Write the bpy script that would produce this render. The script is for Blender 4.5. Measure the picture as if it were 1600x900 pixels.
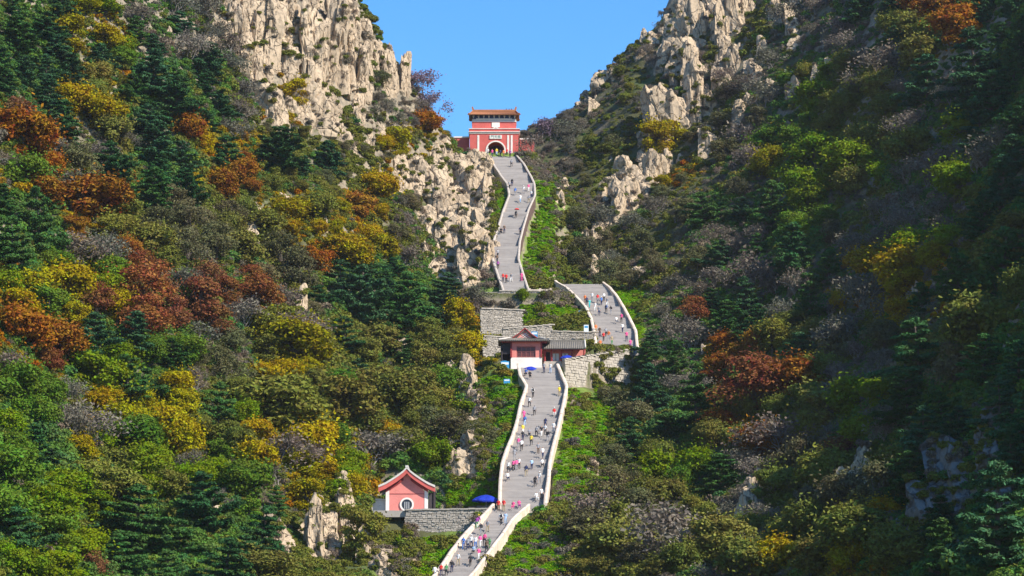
import bpy, bmesh, math, random
import numpy as np
from mathutils import Vector, Matrix, Euler
from mathutils.bvhtree import BVHTree

# ------------------------------------------------------------------ camera, sky, sun, exposure
for o in list(bpy.data.objects):
    bpy.data.objects.remove(o)
scene = bpy.context.scene
COL = scene.collection
PITCH = math.radians(9.46)
F = 4500.0                                   # focal length in photo pixels (1600 wide)
cam_d = bpy.data.cameras.new('camera')
cam = bpy.data.objects.new('camera', cam_d)
COL.objects.link(cam)
cam.rotation_euler = (math.pi / 2 + PITCH, 0, 0)
cam_d.sensor_width = 36.0
cam_d.lens = 36.0 * F / 1600.0
cam_d.clip_start = 1.0
cam_d.clip_end = 6000.0
scene.camera = cam

SUN = Vector((0.63, -0.447, 0.64)).normalized()     # direction towards the sun
sun_el = math.asin(SUN.z)
sun_az = math.atan2(SUN.x, SUN.y)                  # clockwise from +Y
world = bpy.data.worlds.new('World')
scene.world = world
world.use_nodes = True
wn = world.node_tree
bg = wn.nodes['Background']
sky = wn.nodes.new('ShaderNodeTexSky')
sky.sky_type = 'NISHITA'
sky.sun_disc = False
sky.sun_elevation = sun_el
sky.sun_rotation = sun_az
sky.altitude = 1500
sky.air_density = 1.0
sky.dust_density = 0.0
sky.ozone_density = 4.0
hs = wn.nodes.new('ShaderNodeHueSaturation')
hs.inputs['Saturation'].default_value = 1.25
wn.links.new(sky.outputs[0], hs.inputs['Color'])
wn.links.new(hs.outputs[0], bg.inputs['Color'])
bg.inputs['Strength'].default_value = 0.14
sl = bpy.data.lights.new('sun', 'SUN')
sl.energy = 4.6
sl.angle = math.radians(0.5)
sl.color = (1.0, 0.94, 0.84)
so = bpy.data.objects.new('sun', sl)
COL.objects.link(so)
so.rotation_euler = (-SUN).to_track_quat('-Z', 'Y').to_euler()
scene.view_settings.view_transform = 'Standard'
scene.view_settings.look = 'None'
scene.view_settings.gamma = 1.0
scene.view_settings.exposure = 0.78
scene.view_settings.use_curve_mapping = False
scene.render.engine = 'CYCLES'
scene.cycles.max_bounces = 5
scene.cycles.diffuse_bounces = 2
scene.cycles.transparent_max_bounces = 4

rnd = random.Random(7)
nrs = np.random.RandomState(11)

# ------------------------------------------------------------------ pixel <-> world
CP, SP = math.cos(PITCH), math.sin(PITCH)
def ray(px, py):
    a = (px - 800.0) / F
    b = (450.0 - py) / F
    # camera axes: right (1,0,0), up (0,-SP,CP), forward (0,CP,SP)
    return Vector((a, CP - b * SP, SP + b * CP))
def P(px, py, d):
    r = ray(px, py)
    return r * (d / r.y)
def pix(v):
    f = v[1] * CP + v[2] * SP
    return 800 + F * v[0] / f, 450 - F * (-v[1] * SP + v[2] * CP) / f

# ------------------------------------------------------------------ numpy noise
def _h(ix, iy, iz, s):
    n = (ix.astype(np.int64) * 374761393 + iy.astype(np.int64) * 668265263 + iz.astype(np.int64) * 2147483647 + s * 144269504) & 0xffffffff
    n = ((n ^ (n >> 13)) * 1274126177) & 0xffffffff
    n = n ^ (n >> 16)
    return (n & 0xffff) / 65535.0
def vnoise(x, y, z, s=0):
    x, y, z = np.broadcast_arrays(np.asarray(x, float), np.asarray(y, float), np.asarray(z, float))
    ix, iy, iz = np.floor(x), np.floor(y), np.floor(z)
    fx, fy, fz = x - ix, y - iy, z - iz
    fx, fy, fz = [t * t * (3 - 2 * t) for t in (fx, fy, fz)]
    r = 0
    for dx in (0, 1):
        wx = fx if dx else 1 - fx
        for dy in (0, 1):
            wy = fy if dy else 1 - fy
            for dz in (0, 1):
                wz = fz if dz else 1 - fz
                r = r + wx * wy * wz * _h(ix + dx, iy + dy, iz + dz, s)
    return r * 2 - 1
def fbm(x, y, z, s=0, octv=3):
    r, a = 0, 1.0
    for k in range(octv):
        r = r + a * vnoise(x * 2 ** k, y * 2 ** k, z * 2 ** k, s + k * 17)
        a *= 0.5
    return r

# ------------------------------------------------------------------ materials
def nt_new(name):
    m = bpy.data.materials.new(name)
    m.use_nodes = True
    t = m.node_tree
    b = t.nodes['Principled BSDF']
    b.inputs['Roughness'].default_value = 0.85
    b.inputs['Specular IOR Level'].default_value = 0.25
    return m, t, b
def ramp(t, fac, stops):
    r = t.nodes.new('ShaderNodeValToRGB')
    e = r.color_ramp.elements
    e[0].position, e[0].color = stops[0][0], (*stops[0][1], 1)
    e[1].position, e[1].color = stops[-1][0], (*stops[-1][1], 1)
    for p, c in stops[1:-1]:
        k = e.new(p)
        k.color = (*c, 1)
    if fac is not None:
        t.links.new(fac, r.inputs[0])
    return r.outputs[0]
def noise(t, scale, detail=3, vec=None, rough=0.6):
    n = t.nodes.new('ShaderNodeTexNoise')
    n.inputs['Scale'].default_value = scale
    n.inputs['Detail'].default_value = detail
    n.inputs['Roughness'].default_value = rough
    if vec is not None:
        t.links.new(vec, n.inputs['Vector'])
    return n.outputs[0]
def objcoord(t, scale=(1, 1, 1)):
    c = t.nodes.new('ShaderNodeNewGeometry')
    mp = t.nodes.new('ShaderNodeMapping')
    mp.inputs['Scale'].default_value = scale
    t.links.new(c.outputs['Position'], mp.inputs[0])
    return mp.outputs[0]
def mixc(t, fac, a, b, mode='MIX'):
    m = t.nodes.new('ShaderNodeMix')
    m.data_type = 'RGBA'
    m.blend_type = mode
    for sock, v in ((m.inputs[0], fac), (m.inputs[6], a), (m.inputs[7], b)):
        if isinstance(v, (int, float)):
            sock.default_value = v
        elif isinstance(v, tuple):
            sock.default_value = (*v, 1)
        else:
            t.links.new(v, sock)
    return m.outputs[2]
def mathn(t, op, a, b=None):
    m = t.nodes.new('ShaderNodeMath')
    m.operation = op
    for i, v in enumerate((a, b)):
        if v is None:
            continue
        if isinstance(v, (int, float)):
            m.inputs[i].default_value = v
        else:
            t.links.new(v, m.inputs[i])
    return m.outputs[0]
def bump(t, b, h, strength=0.5, dist=0.1):
    n = t.nodes.new('ShaderNodeBump')
    n.inputs['Strength'].default_value = strength
    n.inputs['Distance'].default_value = dist
    t.links.new(h, n.inputs['Height'])
    t.links.new(n.outputs[0], b.inputs['Normal'])

def plain(name, col, var=0.25, scale=1.5, rough=0.8, bumpy=0.0):
    """weathered paint / stone: colour with large and small mottling"""
    m, t, b = nt_new(name)
    v = objcoord(t)
    n1 = noise(t, scale, 4, v)
    n2 = noise(t, scale * 7, 3, v)
    f = mathn(t, 'ADD', mathn(t, 'MULTIPLY', n1, 0.6), mathn(t, 'MULTIPLY', n2, 0.4))
    lo = tuple(c * (1 - var) for c in col)
    hi = tuple(min(0.9, c * (1 + var)) for c in col)
    t.links.new(ramp(t, f, [(0.3, lo), (0.7, hi)]), b.inputs['Base Color'])
    b.inputs['Roughness'].default_value = rough
    if bumpy:
        bump(t, b, n2, 0.6, bumpy)
    return m

def rock_mat(name, base, stain):
    m, t, b = nt_new(name)
    v = objcoord(t, (1, 1, 0.5))
    v0 = objcoord(t)
    n1 = noise(t, 0.22, 5, v, 0.65)
    n2 = noise(t, 1.3, 5, v0, 0.7)
    c = ramp(t, n1, [(0.30, tuple(x * 0.62 for x in base)), (0.48, base), (0.70, tuple(min(.8, x * 1.2) for x in base))])
    c = mixc(t, mathn(t, 'MULTIPLY', ramp(t, n2, [(0.48, (0, 0, 0)), (0.64, (1, 1, 1))]), 0.65), c, stain)
    vo = t.nodes.new('ShaderNodeTexVoronoi')
    vo.feature = 'DISTANCE_TO_EDGE'
    vo.inputs['Scale'].default_value = 0.42
    wv = t.nodes.new('ShaderNodeVectorMath'); wv.operation = 'ADD'
    nn = t.nodes.new('ShaderNodeTexNoise'); nn.inputs['Scale'].default_value = 0.5; nn.inputs['Detail'].default_value = 3
    t.links.new(v0, nn.inputs['Vector'])
    sc = t.nodes.new('ShaderNodeVectorMath'); sc.operation = 'SCALE'; sc.inputs['Scale'].default_value = 2.2
    t.links.new(nn.outputs['Color'], sc.inputs[0])
    t.links.new(v, wv.inputs[0]); t.links.new(sc.outputs[0], wv.inputs[1])
    t.links.new(wv.outputs[0], vo.inputs['Vector'])
    crack = ramp(t, vo.outputs['Distance'], [(0.0, (0, 0, 0)), (0.03, (1, 1, 1))])
    c = mixc(t, mathn(t, 'MULTIPLY', mathn(t, 'SUBTRACT', 1.0, crack), 0.5), c, (0.05, 0.042, 0.035))
    t.links.new(c, b.inputs['Base Color'])
    hgt = mathn(t, 'ADD', mathn(t, 'MULTIPLY', n2, 0.5), crack)
    bump(t, b, hgt, 0.9, 0.35)
    b.inputs['Roughness'].default_value = 0.9
    return m

def foliage_mat(name, cols=None, trans=0.25):
    """leaf material: object colour (or a ramp over the instances), tinted leaf by leaf"""
    m, t, b = nt_new(name)
    oi = t.nodes.new('ShaderNodeObjectInfo')
    at = t.nodes.new('ShaderNodeAttribute'); at.attribute_name = 'tint'
    if cols:
        base = ramp(t, oi.outputs['Random'], [(i / max(1, len(cols) - 1), c) for i, c in enumerate(cols)])
    else:
        base = oi.outputs['Color']
    hsv = t.nodes.new('ShaderNodeHueSaturation')
    t.links.new(base, hsv.inputs['Color'])
    r = at.outputs['Fac']
    n_ = noise(t, 0.42, 3, objcoord(t), .65)
    hue = mathn(t, 'ADD', mathn(t, 'MULTIPLY', r, 0.05), mathn(t, 'MULTIPLY', n_, 0.15))
    hsv.inputs['Saturation'].default_value = 1.15
    t.links.new(mathn(t, 'ADD', 0.40, hue), hsv.inputs['Hue'])
    t.links.new(mathn(t, 'ADD', 0.35, mathn(t, 'ADD', mathn(t, 'MULTIPLY', r, .7), mathn(t, 'MULTIPLY', n_, .6))), hsv.inputs['Value'])
    t.links.new(hsv.outputs[0], b.inputs['Base Color'])
    b.inputs['Roughness'].default_value = 0.7
    b.inputs['Specular IOR Level'].default_value = 0.12
    tr = t.nodes.new('ShaderNodeBsdfTranslucent')
    t.links.new(hsv.outputs[0], tr.inputs['Color'])
    mx = t.nodes.new('ShaderNodeMixShader'); mx.inputs[0].default_value = trans
    out = t.nodes['Material Output']
    t.links.new(b.outputs[0], mx.inputs[1]); t.links.new(tr.outputs[0], mx.inputs[2])
    t.links.new(mx.outputs[0], out.inputs[0])
    return m

M = {}
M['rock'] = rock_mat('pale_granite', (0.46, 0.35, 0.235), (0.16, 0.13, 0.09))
M['rock_grey'] = rock_mat('shaded_grey_granite', (0.17, 0.16, 0.145), (0.09, 0.09, 0.08))  # grey granite darkened, so the wall's shade sits in its colour
M['leaf'] = foliage_mat('leaves')
M['needle'] = foliage_mat('needles', trans=0.12)
M['bark'] = plain('bark', (0.10, 0.08, 0.065), 0.35, 3)
M['bark_pale'] = plain('pale_bark', (0.27, 0.24, 0.21), 0.3, 3)
M['step'] = plain('worn_granite_steps', (0.36, 0.32, 0.295), 0.16, 0.35, 0.85)
def step_mat():
    m, t, b = nt_new('worn_granite_steps')
    c1 = noise(t, 1.0, 2, objcoord(t, (0.12, 1.9, 3.0)), 0.8)
    c2 = noise(t, 0.9, 4, objcoord(t))
    f = mathn(t, 'ADD', mathn(t, 'MULTIPLY', c1, 0.7), mathn(t, 'MULTIPLY', c2, 0.3))
    t.links.new(ramp(t, f, [(0.3, (0.24, 0.215, 0.20)), (0.5, (0.35, 0.315, 0.29)), (0.7, (0.43, 0.39, 0.355))]), b.inputs['Base Color'])
    return m
M['step'] = step_mat()
def parapet_mat():
    m, t, b = nt_new('limewashed_stone')
    v = objcoord(t)
    n1 = noise(t, 0.8, 4, v); n2 = noise(t, 2.2, 4, objcoord(t, (1, 1, .3)), .7)
    c = ramp(t, n1, [(0.3, (0.54, 0.43, 0.34)), (0.55, (0.70, 0.58, 0.47)), (0.75, (0.76, 0.65, 0.54))])
    c = mixc(t, mathn(t, 'MULTIPLY', ramp(t, n2, [(.52, (0, 0, 0)), (.72, (1, 1, 1))]), .5), c, (0.24, 0.19, 0.15))
    t.links.new(c, b.inputs['Base Color'])
    bump(t, b, n2, .6, .06)
    return m
M['parapet'] = parapet_mat()
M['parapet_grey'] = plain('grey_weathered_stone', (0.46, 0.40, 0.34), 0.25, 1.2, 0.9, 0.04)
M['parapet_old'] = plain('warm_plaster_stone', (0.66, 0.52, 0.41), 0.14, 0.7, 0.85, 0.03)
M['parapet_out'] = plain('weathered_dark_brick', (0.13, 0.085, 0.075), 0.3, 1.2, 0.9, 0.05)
M['stone'] = plain('rough_stone', (0.42, 0.37, 0.31), 0.4, 1.6, 0.9, 0.05)
M['stone_dark'] = plain('rubble_mortar', (0.27, 0.24, 0.20), 0.3, 1.4, 0.9, 0.05)
M['red'] = plain('red_wall_paint', (0.56, 0.115, 0.095), 0.2, 0.8, 0.75)
M['pink'] = plain('faded_red_plaster', (0.67, 0.225, 0.19), 0.18, 0.6, 0.8)
M['maroon'] = plain('maroon_wood_and_eave_shadow', (0.27, 0.035, 0.035), 0.2, 1.5, 0.6)  # posts and beams; also the painted shadow under the house roof
M['white'] = plain('white_plaster', (0.76, 0.70, 0.63), 0.14, 0.7, 0.8)
M['dark'] = plain('dark_timber_and_shade', (0.035, 0.028, 0.03), 0.3, 1.5, 0.7)  # timber parts; also the porch sheets that stand for shade
M['tile_gold'] = plain('glazed_gold_tile', (0.37, 0.155, 0.07), 0.3, 2.5, 0.45)
M['tile_grey'] = plain('grey_roof_tile', (0.19, 0.17, 0.145), 0.3, 2.0, 0.8)
M['tile_cap'] = plain('pale_roof_cap', (0.62, 0.57, 0.51), 0.15, 2.0, 0.8)
M['bracket'] = plain('painted_bracket', (0.035, 0.05, 0.13), 0.4, 3.0, 0.6)
M['wood_red'] = plain('red_lattice_wood', (0.32, 0.10, 0.085), 0.2, 3.0, 0.6)
M['glass'] = plain('window_dark', (0.03, 0.035, 0.045), 0.2, 1.0, 0.15)
M['umb'] = plain('blue_canvas', (0.012, 0.035, 0.36), 0.2, 1.0, 0.7)
M['metal'] = plain('grey_metal', (0.4, 0.4, 0.4), 0.1, 1.0, 0.4)
M['board_blue'] = plain('blue_board', (0.04, 0.27, 0.52), 0.15, 1.0, 0.5)
M['board_white'] = plain('white_board', (0.75, 0.78, 0.78), 0.08, 1.0, 0.5)
M['sign_ink'] = plain('green_ink', (0.05, 0.22, 0.20), 0.1, 1.0, 0.6)
M['pave'] = plain('paving', (0.38, 0.34, 0.29), 0.18, 0.5, 0.85, 0.02)

# ------------------------------------------------------------------ mesh builder
class MB:
    def __init__(s):
        s.v, s.f = [], []
    def add(s, verts, faces):
        o = len(s.v)
        s.v += [tuple(x) for x in verts]
        s.f += [tuple(i + o for i in f) for f in faces]
        return s
    def box(s, c, size, rz=0.0, taper=1.0):
        x, y, z = size[0] / 2, size[1] / 2, size[2] / 2
        cr, sr = math.cos(rz), math.sin(rz)
        vs = []
        for k, (dx, dy, dz) in enumerate([(-x, -y, -z), (x, -y, -z), (x, y, -z), (-x, y, -z), (-x, -y, z), (x, -y, z), (x, y, z), (-x, y, z)]):
            if k > 3:
                dx *= taper; dy *= taper
            vs.append((c[0] + dx * cr - dy * sr, c[1] + dx * sr + dy * cr, c[2] + dz))
        return s.add(vs, [(0, 3, 2, 1), (4, 5, 6, 7), (0, 1, 5, 4), (1, 2, 6, 5), (2, 3, 7, 6), (3, 0, 4, 7)])
    def span(s, x0, x1, y0, y1, z0, z1):
        return s.box(((x0 + x1) / 2, (y0 + y1) / 2, (z0 + z1) / 2), (x1 - x0, y1 - y0, z1 - z0))
    def prism(s, poly, y0, y1):
        """polygon in (x, z) pushed along y"""
        n = len(poly)
        vs = [(x, y0, z) for x, z in poly] + [(x, y1, z) for x, z in poly]
        fs = [tuple(range(n)), tuple(range(2 * n - 1, n - 1, -1))]
        fs += [(i, i + n, (i + 1) % n + n, (i + 1) % n) for i in range(n)]
        return s.add(vs, fs)
    def loft(s, rings, closed=True, caps=True):
        n = len(rings[0])
        vs = [p for r in rings for p in r]
        fs = []
        for k in range(len(rings) - 1):
            for i in range(n if closed else n - 1):
                j = (i + 1) % n
                fs.append((k * n + i, k * n + j, (k + 1) * n + j, (k + 1) * n + i))
        if caps and closed:
            fs.append(tuple(range(n - 1, -1, -1)))
            fs.append(tuple(range((len(rings) - 1) * n, len(rings) * n)))
        return s.add(vs, fs)
    def tube(s, pts, rad, n=6):
        rings = []
        for k, p in enumerate(pts):
            p = Vector(p)
            a = Vector(pts[max(0, k - 1)]); b = Vector(pts[min(len(pts) - 1, k + 1)])
            t = (b - a).normalized()
            u = t.orthogonal().normalized(); w = t.cross(u)
            r = rad[k] if isinstance(rad, (list, tuple)) else rad
            rings.append([tuple(p + (u * math.cos(q) + w * math.sin(q)) * r) for q in [2 * math.pi * i / n for i in range(n)]])
        return s.loft(rings)
    def lathe(s, prof, c=(0, 0, 0), n=14):
        rings = [[(c[0] + r * math.cos(2 * math.pi * i / n), c[1] + r * math.sin(2 * math.pi * i / n), c[2] + z) for i in range(n)] for r, z in prof]
        return s.loft(rings)
    def mesh(s, name, mat=None, smooth=False):
        me = bpy.data.meshes.new(name)
        me.from_pydata(s.v, [], s.f)
        bm = bmesh.new(); bm.from_mesh(me)
        bmesh.ops.recalc_face_normals(bm, faces=bm.faces)
        bm.to_mesh(me); bm.free()
        if mat is not None:
            me.materials.append(mat)
        if smooth:
            me.polygons.foreach_set('use_smooth', [True] * len(me.polygons))
        return me
    def build(s, name, mat, parent=None, smooth=False):
        return link(name, s.mesh(name, mat, smooth), parent)
def link(name, me, parent=None):
    o = bpy.data.objects.new(name, me)
    COL.objects.link(o)
    if parent is not None:
        o.parent = parent
    return o
def tag(o, label, cat, group=None, kind=None):
    if label: o['label'] = label
    if cat: o['category'] = cat
    if group: o['group'] = group
    if kind: o['kind'] = kind
    return o
def empty(name, loc, rz=0.0):
    o = bpy.data.objects.new(name, None)
    COL.objects.link(o)
    o.location = loc
    o.rotation_euler = (0, 0, rz)
    return o

# ------------------------------------------------------------------ stairs: (py, px left, px right, depth)
FL_BOTTOM = [(960, 640, 690, 358), (900, 688, 742, 375), (870, 708, 764, 380), (845, 727, 783, 385), (820, 752, 800, 390), (797, 774, 826, 396)]
FL_LOWER = [(797, 783, 850, 396), (785, 783, 851, 398.5), (760, 784, 855, 405), (733, 787, 857, 412.5), (711, 794, 861.5, 419), (690, 803, 867, 425.5), (667, 810, 872.5, 433), (638, 816, 879, 443), (612, 825, 884, 452), (596, 815, 877, 458), (576, 811, 869, 465)]
FL_SIDE = [(552, 932, 995, 480), (548, 933, 994, 482), (525, 930, 992, 491), (504, 925, 982, 500), (487, 917, 973, 508), (469, 900, 962, 516), (456, 886, 951, 522), (446, 868, 938, 526)]
FL_UPPER = [(462, 788, 826, 512), (455, 786, 823, 515), (433, 778, 816, 523), (411, 771, 809, 530), (384, 772, 811, 538.5), (360, 780, 817, 546), (333, 788, 825, 555), (311, 797, 835, 563), (293, 794, 834, 570), (282, 785, 829, 575), (262, 772, 818, 586), (243, 758, 802, 598)]
def flight(rows, step=0.25):
    """dense left/right edge curves in world space, smoothed"""
    L = np.array([P(l, py, d) for py, l, r, d in rows]); R = np.array([P(r, py, d) for py, l, r, d in rows])
    zc = (L[:, 2] + R[:, 2]) / 2
    yy = L[:, 1]
    n = int((yy[-1] - yy[0]) / step)
    ys = np.linspace(yy[0], yy[-1], n)
    def sm(v):
        q = np.interp(ys, yy, v)
        k = np.hanning(13); k /= k.sum()
        return np.convolve(np.pad(q, 6, mode='edge'), k, mode='valid')
    return ys, sm(L[:, 0]), sm(R[:, 0]), np.interp(ys, yy, zc)
FLIGHTS = {k: flight(v) for k, v in dict(bottom=FL_BOTTOM, lower=FL_LOWER, side=FL_SIDE, upper=FL_UPPER).items()}

# ------------------------------------------------------------------ terrain: a height field through control points
CTRL = []
def col(px, pairs):
    for py, d in pairs:
        CTRL.append(tuple(P(px, py, d)))
col(-300, [(0, 410), (300, 360), (600, 310), (900, 245)])
col(-100, [(-150, 470), (0, 450), (300, 405), (600, 350), (900, 285)])
col(100, [(-150, 508), (0, 490), (150, 470), (300, 445), (450, 418), (600, 388), (750, 355), (900, 320)])
col(300, [(-150, 548), (0, 530), (150, 505), (300, 475), (450, 445), (600, 415), (750, 385), (900, 350)])
col(400, [(0, 546), (120, 536), (220, 512)])
col(500, [(-150, 573), (0, 562), (100, 554), (200, 541), (300, 520), (400, 495), (500, 470), (600, 445), (700, 420), (800, 396), (900, 365)])
col(560, [(20, 572), (120, 562), (220, 550)])
col(650, [(110, 588), (180, 578), (250, 568), (350, 550), (450, 525), (550, 490), (650, 455), (740, 424), (830, 393), (900, 372)])
col(705, [(205, 600)])
col(720, [(232, 592), (300, 574), (400, 548), (450, 530), (520, 496), (600, 466), (700, 433), (780, 404), (850, 384)])
col(830, [(200, 622)]); col(880, [(182, 628), (230, 615), (300, 592), (400, 552), (450, 532), (560, 482), (640, 455), (720, 427), (790, 402), (850, 383), (900, 370)])
col(950, [(108, 632), (200, 608), (300, 580), (400, 548), (450, 528), (600, 462), (700, 425), (800, 393), (900, 362)])
col(1005, [(62, 636)])
col(1050, [(42, 642), (100, 622), (150, 610), (250, 588), (350, 555), (450, 520), (550, 485), (650, 450), (750, 415), (850, 380), (900, 358)])
col(1075, [(0, 648), (-60, 655)])
col(1200, [(-150, 660), (0, 620), (150, 582), (300, 540), (450, 490), (600, 440), (750, 393), (900, 343)])
col(1350, [(-150, 610), (0, 572), (150, 540), (300, 500), (450, 455), (600, 408), (750, 358), (900, 312)])
col(1500, [(-150, 560), (0, 522), (150, 490), (300, 450), (450, 405), (600, 355), (750, 305), (900, 262)])
col(1700, [(0, 435), (300, 350), (600, 270), (900, 212)])  # slope out of view at right, steepened to shade the lower right
col(1900, [(0, 355), (450, 262), (900, 190)])  # outermost unseen slope, shaped for the light on the lower right
for ys, xl, xr, z in FLIGHTS.values():
    for i in np.linspace(0, len(ys) - 1, 6).astype(int):
        CTRL.append(((xl[i] + xr[i]) / 2, ys[i], z[i] - 0.6))
GATE = P(772, 243, 600)
CTRL += [(-10, 612, GATE.z), (8, 612, GATE.z), (0, 640, GATE.z - 2)]
for px, py, d, dz in [(545, 0, 570, 12), (640, 95, 588, 16), (705, 205, 600, 14), (880, 182, 628, 14), (1005, 62, 636, 16), (1075, 0, 648, 16), (500, -60, 566, 10)]:
    p = P(px, py, d)
    CTRL += [(p.x, p.y + 30, p.z - dz), (p.x, p.y + 80, p.z - dz - 35)]
CTRL += [(0, 300, -6), (-40, 300, 4), (30, 290, 0), (0, 200, -38), (-60, 200, -20), (60, 170, -20), (0, 80, -30), (0, 0, -3), (-60, 0, -10), (60, 0, -10), (0, -60, -20),
         (-300, 300, 150), (-300, 600, 240), (300, 300, 150), (300, 600, 250), (0, 900, 40), (-250, 900, 120), (250, 900, 120)]
CT = np.array(CTRL)
def tps(r2):
    return 0.5 * r2 * np.log(r2 + 1e-6)
S0 = 100.0
XY = CT[:, :2] / S0
n = len(XY)
K = tps(((XY[:, None] - XY[None]) ** 2).sum(-1)) + np.eye(n) * 0.002
A = np.zeros((n + 3, n + 3))
A[:n, :n] = K; A[:n, n] = 1; A[:n, n + 1:] = XY; A[n, :n] = 1; A[n + 1:, :n] = XY.T
W = np.linalg.solve(A, np.concatenate([CT[:, 2], np.zeros(3)]))
def axis(a0, a1, step, lo, hi, grow=1.25):
    c = list(np.arange(a0, a1 + step, step))
    s = step
    while c[0] > lo:
        s *= grow; c.insert(0, c[0] - s)
    s = step
    while c[-1] < hi:
        s *= grow; c.append(c[-1] + s)
    return np.array(c)
GX = axis(-125, 140, 0.8, -420, 420)
GY = axis(225, 665, 0.9, -120, 1000)
XX, YY = np.meshgrid(GX, GY)
flat = np.stack([XX.ravel() / S0, YY.ravel() / S0], 1)
Z = np.zeros(len(flat))
for i in range(0, len(flat), 40000):
    q = flat[i:i + 40000]
    Z[i:i + 40000] = tps(((q[:, None] - XY[None]) ** 2).sum(-1)) @ W[:n] + W[n] + q @ W[n + 1:]
ZZ = Z.reshape(XX.shape)
# gullies, ribs, ledges
ribs = fbm(XX / 17.0, YY / 34.0, 0, 3, 3)
ZZ = ZZ + 3.0 * ribs + 1.1 * fbm(XX / 5.5, YY / 6.0, 0.5, 9, 3) + 0.28 * fbm(XX / 1.6, YY / 1.6, 0, 21, 2)
# level pads for the buildings and bed of the stairs
def smooth01(t):
    t = np.clip(t, 0, 1)
    return t * t * (3 - 2 * t)
STAIRMASK = np.zeros_like(ZZ)
for ys, xl, xr, z in FLIGHTS.values():
    yi = np.clip(YY, ys[0], ys[-1])
    l = np.interp(yi, ys, xl); r = np.interp(yi, ys, xr); zz = np.interp(yi, ys, z)
    dx = np.maximum(np.maximum(l - XX, XX - r), 0)
    dy = np.maximum(np.maximum(ys[0] - YY, YY - ys[-1]), 0)
    dd = np.hypot(dx, dy)
    w = 1 - smooth01((dd - 1.6) / 7.0)
    ZZ = ZZ * (1 - w) + (zz - 0.75 + 0.45 * smooth01((dd - .5) / .8) - 0.10 * np.minimum(dd, 5)) * w
    STAIRMASK = np.maximum(STAIRMASK, (dd < 0.5) * 1.0)
HOUSE = P(638, 793, 407)
PLAZA_Z = FLIGHTS['lower'][3][0]
PAV = P(822, 579, 467)
PAV_Z = FLIGHTS['lower'][3][-1]
SIDE_Z = FLIGHTS['side'][3][0]
UP_Z = FLIGHTS['upper'][3][0]
def pad(x0, x1, y0, y1, z, blend=3.0):
    global ZZ, STAIRMASK
    dx = np.maximum(np.maximum(x0 - XX, XX - x1), 0); dy = np.maximum(np.maximum(y0 - YY, YY - y1), 0)
    dd = np.hypot(dx, dy)
    w = 1 - smooth01((dd - 0.3) / blend)
    ZZ = ZZ * (1 - w) + (z - 0.15) * w
    STAIRMASK = np.maximum(STAIRMASK, (dd < 0.4) * 1.0)
def cut(x0, x1, y0, y1, z, slope=0.0, edge=1.5):
    """keep the ground below a plane that passes z at y1 (front of a wall)"""
    global ZZ
    dx = np.maximum(np.maximum(x0 - XX, XX - x1), 0); dy = np.maximum(np.maximum(y0 - YY, YY - y1), 0)
    w = 1 - smooth01(np.hypot(dx, dy * 4) / edge)
    lim = z - (y1 - YY) * slope
    ZZ = np.where(w > 0, np.minimum(ZZ, lim * w + ZZ * (1 - w)), ZZ)
pad(HOUSE.x - 4.6, 4, 399.2, 414, PLAZA_Z - .2, 1.5)
STAIRMASK = np.maximum(STAIRMASK, ((XX > HOUSE.x - 4.6) & (XX < 4.4) & (YY > 394.0) & (YY < 413.5)) * 1.0)
ysb, xlb, xrb, zb_ = FLIGHTS['bottom']
for yy in np.arange(378, 397, 0.9):
    cut(np.interp(yy, ysb, xlb) - .3, np.interp(yy, ysb, xrb) + .3, yy - .5, yy + .5, np.interp(yy, ysb, zb_) - .6, 0.0, 0.6)
pad(PAV.x - 4.8, PAV.x + 10.5, 464.5, 474, PAV_Z, 2.5)
pad(9.0, 21.0, 477.2, 483, SIDE_Z, 2.0)
pad(-7, 7.5, 507.5, 516, UP_Z, 2.5)
pad(GATE.x - 7.5, GATE.x + 7.5, 597, 612, GATE.z, 4.0)

q = P(930, 606, 476)
WL_A = (P(884, 603, 463.8).x, 463.8); WL_B = (P(990, 603, 475.4).x, 475.4)      # slanting rubble wall
def wall_top(x):
    return np.interp(x, [WL_A[0], 13.5, 20], [PAV_Z + 1.35, SIDE_Z - .5, SIDE_Z - .1])
wline = np.interp(XX, [WL_A[0], WL_B[0]], [WL_A[1], WL_B[1]])
behind = (XX > WL_A[0] - .3) & (XX < WL_B[0] + .5) & (YY > wline + .25) & (YY < 478)
ZZ = np.where(behind, np.where(YY < 474, np.maximum(np.minimum(ZZ, wall_top(XX) - .2), wall_top(XX) - .35), wall_top(XX) - .2), ZZ)
front = (XX > WL_A[0] - .8) & (XX < WL_B[0] + 1.5) & (YY <= wline + .25) & (YY > 452)
ZZ = np.where(front, np.minimum(ZZ, P(930, 606, 470).z + (XX - 14) * .12 - (wline - YY) * .45), ZZ)
STAIRMASK = np.maximum(STAIRMASK, (behind & (XX < 12.4)) * 1.0)
q = P(700, 832, 395)
cut(HOUSE.x + 0.2, -6.0, 380, 395.4, q.z, 0.45, 1.2)
q = P(780, 517, 495)
cut(-6.0, 2.0, 491, 494.2, q.z, 0.2, 1.2)
ysu, xlu, xru, zu_ = FLIGHTS['upper']
for yy in range(522, 566, 2):
    k = np.interp(yy, ysu, xru); zq_ = np.interp(yy, ysu, zu_)
    cut(k + 1.3, k + 6.5, yy - 1, yy + 1, zq_ - 3.4, 0.0, 1.6)
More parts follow.
